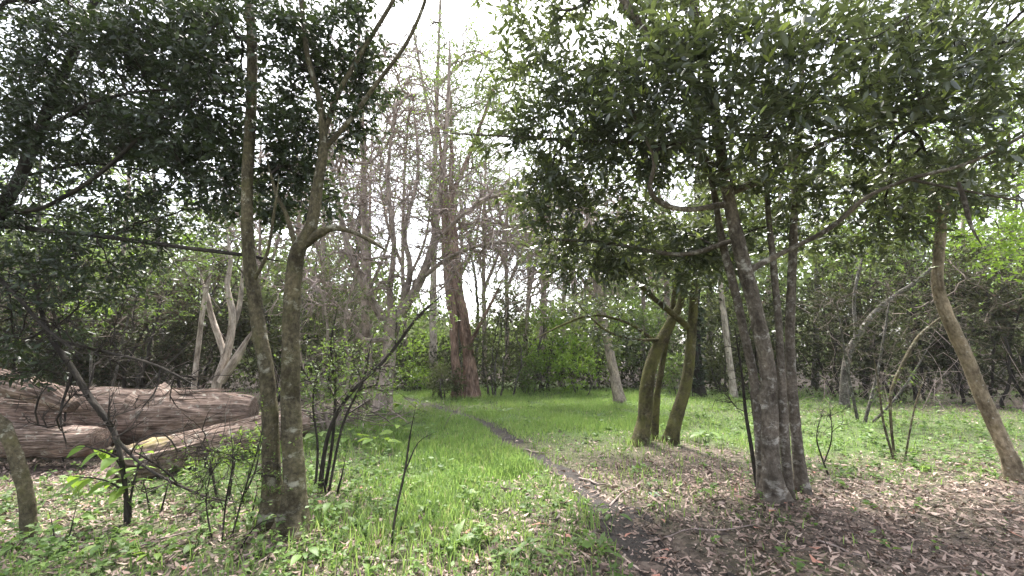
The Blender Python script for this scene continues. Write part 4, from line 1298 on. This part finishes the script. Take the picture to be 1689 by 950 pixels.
# ------------------------------------------------------------------ shrubs and small trees at the back
def shrub(label, px, d, rx, top, mat, n=90, L=.09, bottom=.15, leaf_n=(4, 7), twig='twig_grey', name='shrub', cat='shrub', group=None, nst=5, wr=.45, tl=.32, ry=None, keep=1.0, flatness=.6):
    """top: photo row of the top of the shrub, d: metres ahead"""
    b = at(px, 600, d)
    zt = at(px, top, d)[2]
    bp = np.array([b[0], b[1], float(gh(b[:1], b[1:2])[0])])
    root = thing(name, bp, label, cat, group)
    sk = Skel(40000)
    ry = ry or rx * .8
    for k in range(nst):
        o = RNG.normal(size=2) * rx * .16
        e = RNG.normal(size=2) * np.array([rx, ry]) * .38
        P = np.array([[bp[0] + o[0], bp[1] + o[1], bp[2] - .05], [bp[0] + o[0] * 1.6 + e[0] * .3, bp[1] + o[1] * 1.6 + e[1] * .3, bp[2] + zt * .35], [bp[0] + e[0], bp[1] + e[1], bp[2] + zt * .82]])
        r0 = .012 + .007 * zt
        P2, R2 = catmull(P, [r0, r0 * .7, r0 * .3], .18)
        P2[1:] += RNG.normal(size=(len(P2) - 1, 3)) * .02
        tb = Tubes()
        tb.add(P2, R2, 6, lump=.1, seed=float(k))
        link('stem', tb.mesh('stem', M['bark_rough'] if twig == 'twig_grey' else M['bark_dark'], bp), root)
        sk.path(P2, R2)
    zc = (zt + bottom) / 2
    # uneven outline: several overlapping clumps
    A = [in_ell((bp[0], bp[1], zc), (rx * .8, ry * .8, (zt - bottom) / 2), n // 2)]
    for k in range(5):
        c = in_ell((bp[0], bp[1], zc), (rx * .75, ry * .75, (zt - bottom) * .42), 1)[0]
        A.append(in_ell(c, np.array([rx, ry, max(.5, (zt - bottom) * .4)]) * RNG.uniform(.3, .48), n // 10))
    A = np.vstack(A)
    A = A[A[:, 2] > .1]
    sk.grow(A, step=.22, wob=.2, lo=.15, lift=.1)
    tb = sk.tubes(.0045, .4, .03)
    pos, ld, nr, LL, WW, rnd = shoot_leaves(sk.tips, sk.tdir, leaf_n[0], leaf_n[1], tl, L, wr, flatness=flatness, tb=tb if d < 12.5 else None, tr=.003)
    V, F, r_ = leaf_soup(pos, ld, nr, LL, WW, False, .15, rnd * 1.2)
    link('foliage', mesh_np('foliage', V - bp, F, None, {'rnd': r_}, False, [mat]), root, kind='stuff')
    link('branchwork', tb.mesh('branchwork', M[twig], bp), root, kind='stuff')
    return root


SHRUBS = [
    # label, px, d, rx, top, leaf, n, L
    ('dark round evergreen shrub right of the red-bark tree', 822, 14.2, 1.0, 455, 'leaf_olive', 150, .11),
    ('low dark shrub at the foot of the red-bark tree', 735, 13.4, .7, 600, 'leaf_olive', 60, .09),
    ('yellow-green bush behind the end of the path', 700, 18, 1.5, 545, 'leaf_bright', 90, .13),
    ('low mid-green shrub at the back edge of the grass beside the evergreen shrub', 872, 14.8, .8, 588, 'leaf_mid', 60, .09),
    ('low light-green shrub at the back edge of the grass left of the pale leaning trunk', 950, 14.6, .9, 580, 'leaf_bright', 60, .09),
    ('low mid-green shrub at the back edge of the grass behind the mossy tree', 1112, 14.4, .8, 585, 'leaf_mid', 60, .09),
    ('low light-green shrub left of where the path ends', 688, 15.4, .8, 600, 'leaf_bright', 50, .09),
    ('light green bush behind the grass, just right of the evergreen shrub', 905, 16.5, 1.5, 500, 'leaf_bright', 160, .12),
    ('light green bush behind the pale leaning trunk', 990, 17.5, 1.7, 490, 'leaf_bright', 160, .13),
    ('light green bush behind the mossy three-stemmed tree', 1075, 17, 1.6, 490, 'leaf_mid', 170, .13),
    ('grey-green thicket behind the thin whitish trunk', 1190, 15.5, 1.5, 490, 'leaf_olive', 180, .12),
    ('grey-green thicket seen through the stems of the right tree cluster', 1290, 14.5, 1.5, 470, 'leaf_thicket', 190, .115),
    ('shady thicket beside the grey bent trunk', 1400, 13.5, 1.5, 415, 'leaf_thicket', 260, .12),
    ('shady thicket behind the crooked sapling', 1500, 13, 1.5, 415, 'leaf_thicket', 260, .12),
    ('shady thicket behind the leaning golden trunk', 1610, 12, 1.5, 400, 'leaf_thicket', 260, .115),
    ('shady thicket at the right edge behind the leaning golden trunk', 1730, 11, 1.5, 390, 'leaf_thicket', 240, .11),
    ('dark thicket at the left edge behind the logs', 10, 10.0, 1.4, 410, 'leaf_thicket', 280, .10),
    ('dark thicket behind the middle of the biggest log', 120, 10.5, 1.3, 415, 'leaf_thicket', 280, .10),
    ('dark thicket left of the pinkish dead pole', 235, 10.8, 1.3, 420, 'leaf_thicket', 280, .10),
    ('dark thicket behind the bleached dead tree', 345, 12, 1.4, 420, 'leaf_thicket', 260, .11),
    ('mid-green shrub seen between the two trunks of the twin-trunk tree', 455, 13, 1.2, 410, 'leaf_olive', 190, .115),
    ('mid-green shrub behind the brushwood heap', 540, 14, 1.4, 420, 'leaf_olive', 200, .115),
]
for lb, px, d, rx, top, mt, n_, L_ in SHRUBS:
    shrub(lb, px, d, rx, top, M[mt], n_, L_, twig='twig_red' if mt == 'leaf_thicket' else 'twig_grey')

BACK = [
    ('sunlit light-green tree beyond the left thickets, at the left edge', -30, 15.5, 2.4, 210, 'leaf_bright', 150, .12, 1.4),
    ('sunlit light-green tree beyond the logs', 150, 16, 2.4, 270, 'leaf_bright', 150, .12, 1.6),
    ('sunlit light-green tree beyond the bleached dead tree', 330, 17, 2.2, 330, 'leaf_bright', 120, .12, 1.6),
    ('mid-green slender tree behind the twin-trunk tree', 480, 18, 1.8, 300, 'leaf_mid', 110, .13, 1.6),
    ('fine-leaved green tree high behind the red-bark tree', 770, 21, 2.4, 190, 'leaf_mid', 150, .14, 5.0),
    ('bright green tree behind the leaning golden trunk', 1560, 15, 2.2, 300, 'leaf_bright', 150, .12, 3.2),
    ('bright green tree behind the grey bent trunk', 1430, 17, 2.2, 300, 'leaf_bright', 140, .13, 3.4),
    ('bright green tree at the far right edge', 1720, 13.5, 2.0, 260, 'leaf_bright', 140, .11, 3.0),
    ('dull green tree between the mossy tree and the right tree cluster', 1230, 19, 2.2, 330, 'leaf_mid', 130, .13, 2.0),
]
for lb, px, d, rx, top, mt, n_, L_, bt in BACK:
    shrub(lb, px, d, rx, top, M[mt], n_, L_, bottom=bt, name='small_tree', cat='tree', nst=3, tl=.4)

for lb, px, d, top, rz in [
    ('far bare grey tree left of the straight orange-brown trunk', 545, 16, 150, 2.2), ('far bare grey tree behind the fanned bare tree', 672, 19, 120, 2.6),
    ('far bare tree right of the red-bark tree', 800, 19, 230, 2.4), ('far bare pinkish tree above the evergreen shrub', 862, 17.5, 290, 2.2),
    ('far bare pinkish tree left of the pale leaning trunk', 925, 18, 320, 2.2), ('far bare grey tree behind the twin-trunk tree', 430, 17, 200, 2.2), ('far bare tree right of the pale leaning trunk', 1060, 19, 330, 2.2),
    ('hazy bare tree far behind the straight orange-brown trunk', 612, 22, 200, 2.8), ('hazy bare tree far behind the red-bark tree', 755, 24, 240, 3.0), ('hazy bare tree far behind the evergreen shrub', 838, 22.5, 270, 2.8), ('hazy bare tree far behind the light green bushes', 900, 24, 290, 2.8), ('hazy bare tree far beyond the pale leaning trunk', 985, 23, 310, 2.8)]:
    j = RNG.uniform(-12, 12)
    tree('bare_tree', lb, 'tree', (px, 655), [
        ('trunk', [(px, 656, 0, 12), (px + j * .4, 560, 0, 9), (px + j, 450, 0, 7), (px + j * .6, (450 + top) / 2, 0, 5), (px - j, top, 0, 3)]),
        ('limb', [(px + j, 480, 0, 7), (px + 28, 400, .3, 5), (px + 40, 320, .4, 3)]), ('limb', [(px + j, 440, 0, 7), (px - 30, 380, -.3, 5), (px - 48, 290, -.4, 3)])],
        M['bark_pink'], M['twig_pink'], [(px, (top + 480) / 2, 0, 2.0, 1.6, rz, 200)], None, lo=2.0, rt=.0105, ex=.31, rmax=.03, wob=.22, step=.38, fine=(6, .64), d=d)

# ------------------------------------------------------------------ the wood beyond, which reads as one mass
def woodland():
    C, S, K = [], [], []
    while len(C) < 3000:
        x_, y_ = RNG.uniform(-46, 46), RNG.uniform(15, 46)
        px = CX + x_ / y_ * FPX
        if px < -500 or px > 2200:
            continue
        mid = math.exp(-((px - 800) / 230) ** 2)
        if y_ < 16 + 7 * mid:
            continue
        zmax = 10.5 * (1 - mid) + 2.8 * mid
        C.append((x_, y_, RNG.uniform(.3, zmax)))
        S.append(RNG.uniform(.6, 1.3))
    C, S = np.array(C), np.array(S)
    per = 33
    pos = np.repeat(C, per, 0) + RNG.normal(size=(len(C) * per, 3)) * np.repeat(S, per)[:, None] * np.array([.62, .62, .42])
    pos[:, 2] = np.maximum(pos[:, 2], .05)
    L = RNG.uniform(.2, .38, len(pos)) * (.6 + pos[:, 1] / 40)
    V, F, r_ = leaf_soup(pos, rvec(len(pos)), rvec(len(pos)) + np.array([0, 0, .5]), L, L * .55, False, .1, np.clip(np.repeat(RNG.random(len(C)), per) * .7 + RNG.random(len(pos)) * .3, 0, 1))
    link('woodland', mesh_np('woodland', V, F, None, {'rnd': r_}, False, [M['leaf_far']]), kind='stuff', label='far leafy wood closing the view behind the clearing', category='woodland')
    tb = Tubes()
    for k in range(5200):
        y_ = RNG.uniform(10.5, 26)
        px = RNG.uniform(-300, 2000)
        if 600 < px < 1330 and y_ < 16.5:
            continue
        x_ = (px - CX) / FPX * y_
        a = RNG.uniform(0, 6.28)
        l = RNG.uniform(.5, 1.8)
        z0 = RNG.uniform(0, 2.6) if k % 3 else 0.0
        dr = np.array([math.cos(a) * .7, math.sin(a) * .7, RNG.uniform(-.1, .9) if z0 else 1.0]) * l
        p = np.array([x_, y_, z0])
        if 560 < px < 1080:
            z0 *= 1.6
        tb.add(np.array([p, p + dr * .35 + RNG.normal(size=3) * .07, p + dr * .7 + RNG.normal(size=3) * .1, p + dr]), np.array([1, .8, .6, .3]) * RNG.uniform(.004, .011), 3, seed=float(k % 9))
    link('undergrowth', tb.mesh('undergrowth', M['twig_pink']), kind='stuff', label='tangle of bare twigs filling the wood behind the clearing', category='undergrowth')


    C = []
    while len(C) < 1300:
        y_ = RNG.uniform(13.6, 20)
        px = RNG.uniform(-420, 2120)
        side = px < 590 or px > 1120
        if not side and y_ < 15.9:
            continue
        C.append(((px - CX) / FPX * y_, y_, RNG.uniform(.1, 3.6 if side else 1.5)))
    C = np.array(C)
    per = 40
    pos = np.repeat(C, per, 0) + RNG.normal(size=(len(C) * per, 3)) * np.array([.5, .5, .38])
    pos[:, 2] = np.maximum(pos[:, 2], .04)
    L = RNG.uniform(.1, .2, len(pos))
    V, F, r_ = leaf_soup(pos, rvec(len(pos)), rvec(len(pos)) + np.array([0, 0, .6]), L, L * .5, False, .1, np.clip(np.repeat(RNG.random(len(C)), per) * .6 + RNG.random(len(pos)) * .4, 0, 1))
    link('thicket', mesh_np('thicket', V, F, None, {'rnd': r_}, False, [M['leaf_thicket']]), kind='stuff', label='dark brushy thicket closing the clearing at the back', category='thicket')


woodland()
FAR = [(60, 14, 'slim trunk in the shade nearest the left edge behind the logs'), (190, 13.5, 'slim trunk in the shade above the middle of the biggest log'), (275, 15, 'slim trunk in the shade just left of the pinkish dead pole'),
       (500, 19, 'slim far trunk showing right of the twin-trunk tree'), (575, 21, 'slim far trunk behind the brushwood heap'), (890, 21, 'slim far trunk right of the dark evergreen shrub'), (950, 23, 'slim far trunk left of the pale leaning trunk'),
       (1110, 20, 'slim far trunk showing behind the stems of the mossy tree'), (1170, 21, 'slim far trunk between the ivy-clad and the whitish trunk'), (1250, 19, 'slim far trunk behind the right tree cluster'), (1345, 17, 'slim trunk in the shade just right of the right tree cluster'),
       (1455, 16, 'slim trunk in the shade behind the crooked sapling'), (1520, 18, 'slim trunk in the shade above the small far log'), (1590, 15, 'slim trunk in the shade behind the middle of the leaning golden trunk'), (1650, 16, 'slim trunk in the shade right of the leaning golden trunk')]
for k, (px, d, lb) in enumerate(FAR):
    j = RNG.uniform(-40, 40)
    tree('forest_tree', lb, 'tree', (px, 660), [
        ('trunk', [(px, 660, 0, 14 + 5 * RNG.random()), (px + j * .3, 560, 0, 12), (px + j * .5, 450, 0, 10), (px + j, 300, 0, 7), (px + j * 1.3, 200, 0, 4)])],
        M['bark_pink'] if k % 2 else M['bark_rough'], M['twig_grey'], [(px + j, 330, 0, 1.5, 1.2, 1.6, 50)], None, lo=2, rt=.005, ex=.4, rmax=.03, wob=.2, step=.3, d=d, fine=(2, .4), group='slim trunks in the wood behind')

log('fallen_log', 'small dark log lying far back on the right behind the leaning golden trunk', [(1530, 650, 0, 16), (1570, 652, 0, 17), (1605, 652, 0, 14)], 15.5, M['bark_log'], .1, 3.0)

# ------------------------------------------------------------------ brushwood heap left of the bare tree
bc = at(560, 700, 8.6)
bc[2] = float(gh(bc[:1], bc[1:2])[0])
heap = thing('brushwood_heap', bc, 'heap of grey bare sticks at the foot of the fanned bare tree', 'brushwood')
for k in range(110):
    c = np.array([RNG.normal() * .75, RNG.normal() * .5, 0])
    c[2] = max(.03, RNG.random() * .55 * math.exp(-(c[0] / .8) ** 2))
    a = RNG.normal() * .9
    l = RNG.uniform(.5, 1.4)
    dv = np.array([math.cos(a), math.sin(a) * .8, RNG.normal() * .28]) * l * .5
    p0, p1 = c - dv, c + dv
    p0[2], p1[2] = max(p0[2], -.02), max(p1[2], .0)
    tb = Tubes()
    tb.add(np.array([p0, (p0 + p1) / 2 + RNG.normal(size=3) * .05, p1]), np.array([1, .8, .35]) * RNG.uniform(.006, .016), 4, seed=float(k % 7))
    link('stick', tb.mesh('stick', M['twig_pink'] if k % 2 else M['twig_grey']), heap)


# ------------------------------------------------------------------ single weeds and seedlings
def leaf_part(root, org, p, d_, n_, L, wr, mat, rnd=.5, droop=.25, lobed=False):
    """one broad leaf with a midrib fold, a rounded or lobed rim and a drooping tip"""
    seg = 9
    t = np.linspace(0, 1, seg)
    wv = np.sin(np.pi * np.clip(t * .94 + .03, 0, 1) ** .8) * wr * .5
    if lobed:
        wv = wv * (.62 + .38 * np.cos(t * 34))
    wv[-1] = .004
    d_ = unit(d_)
    n_ = unit(n_ - (n_ @ d_) * d_)
    s_ = np.cross(n_, d_)
    mid = p + d_ * (t * L)[:, None] - n_ * (droop * L * t * t)[:, None]
    Lf = mid + s_ * (wv * L)[:, None] + n_ * (.22 * wv * L)[:, None]
    Rt = mid - s_ * (wv * L)[:, None] + n_ * (.22 * wv * L)[:, None]
    V = np.stack([Lf, mid, Rt], 1).reshape(-1, 3) - org
    i = np.arange(seg - 1)[:, None] * 3 + np.array([[0, 1]])
    F = np.stack([i, i + 1, i + 4, i + 3], -1).reshape(-1, 4)
    link('leaf', mesh_np('leaf', V, F, None, {'rnd': np.full(len(V), rnd)}, True, [mat]), root)


def weed(label, px, py, n, L, wr, mat, rise=.6, name='weed_plant', cat='weed', lobed=False, hgt=.02, group=None, stems=False):
    b = gp(px, py)
    root = thing(name, b, label, cat, group)
    a0 = RNG.uniform(0, 6.28)
    for k in range(n):
        a = a0 + k * 2.4 + RNG.normal() * .25
        up = rise * RNG.uniform(.35, 1.3)
        d_ = np.array([math.cos(a), math.sin(a), up])
        l = L * RNG.uniform(.65, 1.15)
        p = b + np.array([math.cos(a) * .012, math.sin(a) * .012, hgt * RNG.random()])
        if stems:
            sl = L * RNG.uniform(.6, 1.4)
            q = p + unit(d_ + np.array([0, 0, .8])) * sl
            tb = Tubes()
            tb.add(np.array([p - [0, 0, .03], (p + q) / 2 + [0, 0, .01], q]), np.array([.004, .003, .002]), 5)
            link('stalk', tb.mesh('stalk', mat, b), root)
            p, d_ = q, np.array([math.cos(a), math.sin(a), .1])
        leaf_part(root, b, p, d_, np.array([0, 0, 1.]) + RNG.normal(size=3) * .2, l, wr, mat, float(RNG.random()), RNG.uniform(.15, .5), lobed)


LP = M['leaf_plant']
weed('rosette weed with long strap leaves in the foreground grass left of the path', 740, 918, 9, .21, .24, LP, 1.0)
weed('lobed-leaf thistle-like weed at the bottom beside the path', 985, 918, 8, .20, .32, LP, 1.0, lobed=True)
weed('broad-leaved weed on the path edge just above the thistle-like weed', 1012, 862, 6, .11, .5, LP, .7, stems=True)
weed('small weed in the grass left of the path, near its muddy foreground end', 925, 848, 7, .11, .5, LP, .8)
weed('small pale rosette on the dark soil right of the path', 1080, 824, 7, .08, .45, M['leaf_grey'], .3)
weed('pale grey-green broad leaf plant beside the curved trunk in the lower left corner', 84, 890, 4, .19, .45, M['leaf_grey'], .15, lobed=True)
weed('leafy weed at the very lower left corner', 24, 915, 6, .12, .5, LP, .7, stems=True)
weed('yellow-green seedling on the litter right of the curved trunk', 118, 868, 4, .10, .6, M['leaf_bright'], .5, stems=True)
weed('small green weed on the litter in front of the bare shrub', 318, 915, 6, .09, .5, LP, .6, stems=True)
weed('large yellow-green weed nearest the dark sapling', 575, 742, 8, .20, .55, M['leaf_bright'], .8, stems=True)
weed('large yellow-green weed between the dark sapling and the thin black stem', 625, 752, 8, .2, .55, M['leaf_bright'], .8, stems=True)
weed('large yellow-green weed just left of the thin black stem top', 655, 728, 8, .22, .55, M['leaf_bright'], .8, stems=True)
weed('large yellow-green weed beside the foot of the fanned bare tree', 668, 690, 8, .25, .55, M['leaf_bright'], .8, stems=True)
weed('weed clump behind the twin-trunk tree', 520, 740, 8, .2, .5, LP, .8, stems=True)
weed('weed in the grass right of the thin black stem', 700, 800, 7, .14, .5, LP, .9)
weed('weed in the middle of the grass near the path bend', 830, 682, 8, .22, .45, LP, .9)
weed('weed patch in the far grass left of the mossy tree', 985, 690, 7, .2, .5, LP, .9)
weed('low weed at the bottom edge left of the thistle-like weed', 870, 938, 8, .09, .5, LP, .8, stems=True)
weed('bushy weed right of the mossy tree', 1165, 730, 8, .2, .45, LP, .9, stems=True)
weed('low yellow-green weed at the near edge of the right weed bed', 1520, 772, 8, .16, .45, M['leaf_bright'], .7)
weed('leafy weed beside the left foot of the twin-trunk tree', 412, 884, 8, .11, .5, M['leaf_bright'], .8, stems=True)
weed('leafy weed clump just right of the twin-trunk tree foot', 545, 868, 9, .12, .5, LP, .8, stems=True)
weed('low leafy weed at the bottom edge below the twin-trunk tree', 500, 936, 8, .10, .5, LP, .7, stems=True)
weed('leafy weed in the lower left litter right of the pale grey-green plant', 172, 912, 8, .11, .5, LP, .8, stems=True)
weed('fresh green weed at the bottom edge left of the bare shrub', 255, 934, 8, .10, .55, M['leaf_bright'], .8, stems=True)
weed('leafy weed between the bare shrub and the thin black stem', 590, 880, 8, .11, .5, LP, .9)
weed('tiny green seedling at the foot of the right tree cluster', 1262, 846, 6, .06, .5, LP, .6)

# broad-leaved seedling with drooping fresh leaves over the logs
sb = gp(210, 866)
seed = thing('leafy_seedling', sb, 'young plant with large drooping fresh-green leaves in front of the pale log', 'seedling')
for pts, lv in (([(210, 868, 0, 7), (205, 800, 0, 6), (190, 755, -.05, 5), (140, 735, -.1, 3)], 9), ([(212, 868, 0, 6), (214, 830, .0, 5), (180, 795, -.1, 4), (120, 785, -.15, 2)], 8), ([(211, 868, 0, 6), (216, 820, 0, 5), (225, 780, .05, 4), (235, 735, .1, 2)], 7)):
    P, R = wpath(pts, sb[1], True)
    P2, R2 = catmull(P, R, .04)
    tb = Tubes()
    tb.add(P2, R2, 6)
    link('stem', tb.mesh('stem', M['bark_dark'], sb), seed)
    for k in range(lv):
        i_ = int(len(P2) * (.5 + .5 * (k + .5) / lv))
        i_ = min(i_, len(P2) - 1)
        t_ = unit(P2[i_] - P2[i_ - 1])
        sg = 1 if k % 2 else -1
        d_ = t_ * .5 + np.array([RNG.normal() * .3, sg * .5, -.35])
        leaf_part(seed, sb, P2[i_], d_, np.array([0, -.25, 1.]) + RNG.normal(size=3) * .15, RNG.uniform(.13, .20), .5, M['leaf_bright'], float(RNG.random()), .4)

# tall grass clump behind the logs
gb = at(15, 640, 8.2)
gb[2] = float(gh(gb[:1], gb[1:2])[0])
gc = thing('grass_clump', gb, 'tuft of long bright arching grass behind the logs at the left edge', 'grass clump')
n = 260
az = RNG.uniform(0, 6.28, n)
hh = RNG.uniform(.8, 1.5, n)
out = RNG.uniform(.2, .8, n)
Vv = []
for k in range(n):
    t = np.linspace(0, 1, 6)
    r_ = .05 + out[k] * t ** 1.6
    z_ = hh[k] * (t * 1.25 - .35 * t * t * (1 + out[k]))
    c = np.stack([np.cos(az[k]) * r_, np.sin(az[k]) * r_, z_], 1)
    s_ = np.array([-math.sin(az[k]), math.cos(az[k]), 0]) * .007
    wv = (1 - t * .9)[:, None]
    Vv.append(np.stack([c - s_ * wv, c + s_ * wv], 1).reshape(-1, 3))
i = (np.arange(n)[:, None] * 12 + np.arange(5)[None] * 2).ravel()
link('blades', mesh_np('blades', np.vstack(Vv), np.stack([i, i + 1, i + 3, i + 2], 1), None, {'rnd': np.repeat(RNG.random(n) * .8, 12)}, False, [M['grass']]), gc, kind='stuff')

# ------------------------------------------------------------------ the biggest pieces of litter, one by one
SHARED = {}
for kind, cnt, Lr, wr_, lb in (('fallen_leaf', 190, (.06, .11), .32, 'dry curled leaf lying loose in the foreground litter'), ('bark_strip', 80, (.09, .2), .13, 'narrow curled strip of shed bark lying in the foreground litter')):
    for v in range(8):
        V, F, r_ = strips(np.zeros(1), np.zeros(1), np.zeros(1), np.ones(1), np.full(1, wr_ * RNG.uniform(.7, 1.2)), np.array([RNG.uniform(-.05, .16)]), .04, np.array([.35 + .65 * v / 7]))
        SHARED[kind, v] = mesh_np(kind, V, F, None, {'rnd': r_}, False, [M['litter']])
    k = 0
    while k < cnt:
        px, py = RNG.uniform(150, 1700), RNG.uniform(800, 955)
        x_, y_ = flat(px, py)
        if RNG.random() > lit_d(np.array([x_]), np.array([y_]))[0] + .1:
            continue
        z_ = float(gh(np.array([x_]), np.array([y_]))[0])
        o = link(kind, SHARED[kind, int(RNG.integers(8))], None, (x_, y_, z_ + .022), label=lb, category='fallen leaf' if kind == 'fallen_leaf' else 'bark strip', group='loose dry leaves on the foreground floor' if kind == 'fallen_leaf' else 'shed bark strips on the foreground floor')
        o.rotation_euler = (RNG.normal() * .2, RNG.normal() * .2, RNG.uniform(0, 6.28))
        o.scale = (RNG.uniform(*Lr),) * 3
        k += 1

STICKS = [((1060, 898), (1130, 884), .007, 'thin fallen stick lying across the mud beside the lower path'), ((1120, 885), (1260, 870), .007, 'thin fallen twig in front of the right tree cluster'),
          ((955, 790), (1010, 812), .012, 'short curved stick on the path near the bend'), ((860, 735), (915, 748), .012, 'short dark root-like stick crossing the path by the grass'),
          ((1350, 900), (1430, 925), .007, 'small fallen twig on the litter at the lower right'), ((230, 905), (330, 880), .010, 'dark fallen stick on the litter right of the dead branch foot'),
          ((400, 930), (520, 905), .010, 'fallen stick lying in front of the twin-trunk tree'), ((1005, 840), (1060, 800), .010, 'pale twig angled up the right edge of the path'),
          ((1360, 800), (1400, 835), .008, 'bare twig on the litter right of the right tree cluster'), ((590, 935), (700, 945), .009, 'fallen twig at the bottom edge left of the rosette weed')]
for (a, b, r0, lb) in STICKS:
    A_, B_ = gp(*a), gp(*b)
    t = np.linspace(0, 1, 7)[:, None]
    P = A_ * (1 - t) + B_ * t
    P[1:-1, :2] += RNG.normal(size=(5, 2)) * .018
    P[:, 2] = gh(P[:, 0], P[:, 1]) + r0 * .9 + .012
    tb = Tubes()
    tb.add(P, np.linspace(r0, r0 * .5, 7), 6, lump=.15, seed=r0 * 900)
    o = link('fallen_stick', tb.mesh('fallen_stick', M['twig_pink'], A_), None, tuple(A_), label=lb, category='stick', group='sticks on the forest floor')


# ------------------------------------------------------------------ the faint haze volume added to imitate lens glare
def veil():
    x0, x1, y0, y1, z0, z1 = -60, 60, -14, 62, -1.2, 16.5
    V = [(x0, y0, z0), (x1, y0, z0), (x1, y1, z0), (x0, y1, z0), (x0, y0, z1), (x1, y0, z1), (x1, y1, z1), (x0, y1, z1)]
    F = [(0, 3, 2, 1), (4, 5, 6, 7), (0, 1, 5, 4), (1, 2, 6, 5), (2, 3, 7, 6), (3, 0, 4, 7)]
    m = bpy.data.materials.new('thin haze')
    m.use_nodes = True
    nd = m.node_tree.nodes
    nd.remove(nd['Principled BSDF'])
    v = nd.new('ShaderNodeVolumePrincipled')
    v.inputs['Color'].default_value = (.93, .94, .98, 1)
    v.inputs['Density'].default_value = .0007
    m.node_tree.links.new(v.outputs[0], nd['Material Output'].inputs['Volume'])
    link('veil', mesh_np('veil', V, F, None, None, False, [m]), kind='stuff', label='thin bright haze added in place of lens glare', category='veil')


veil()
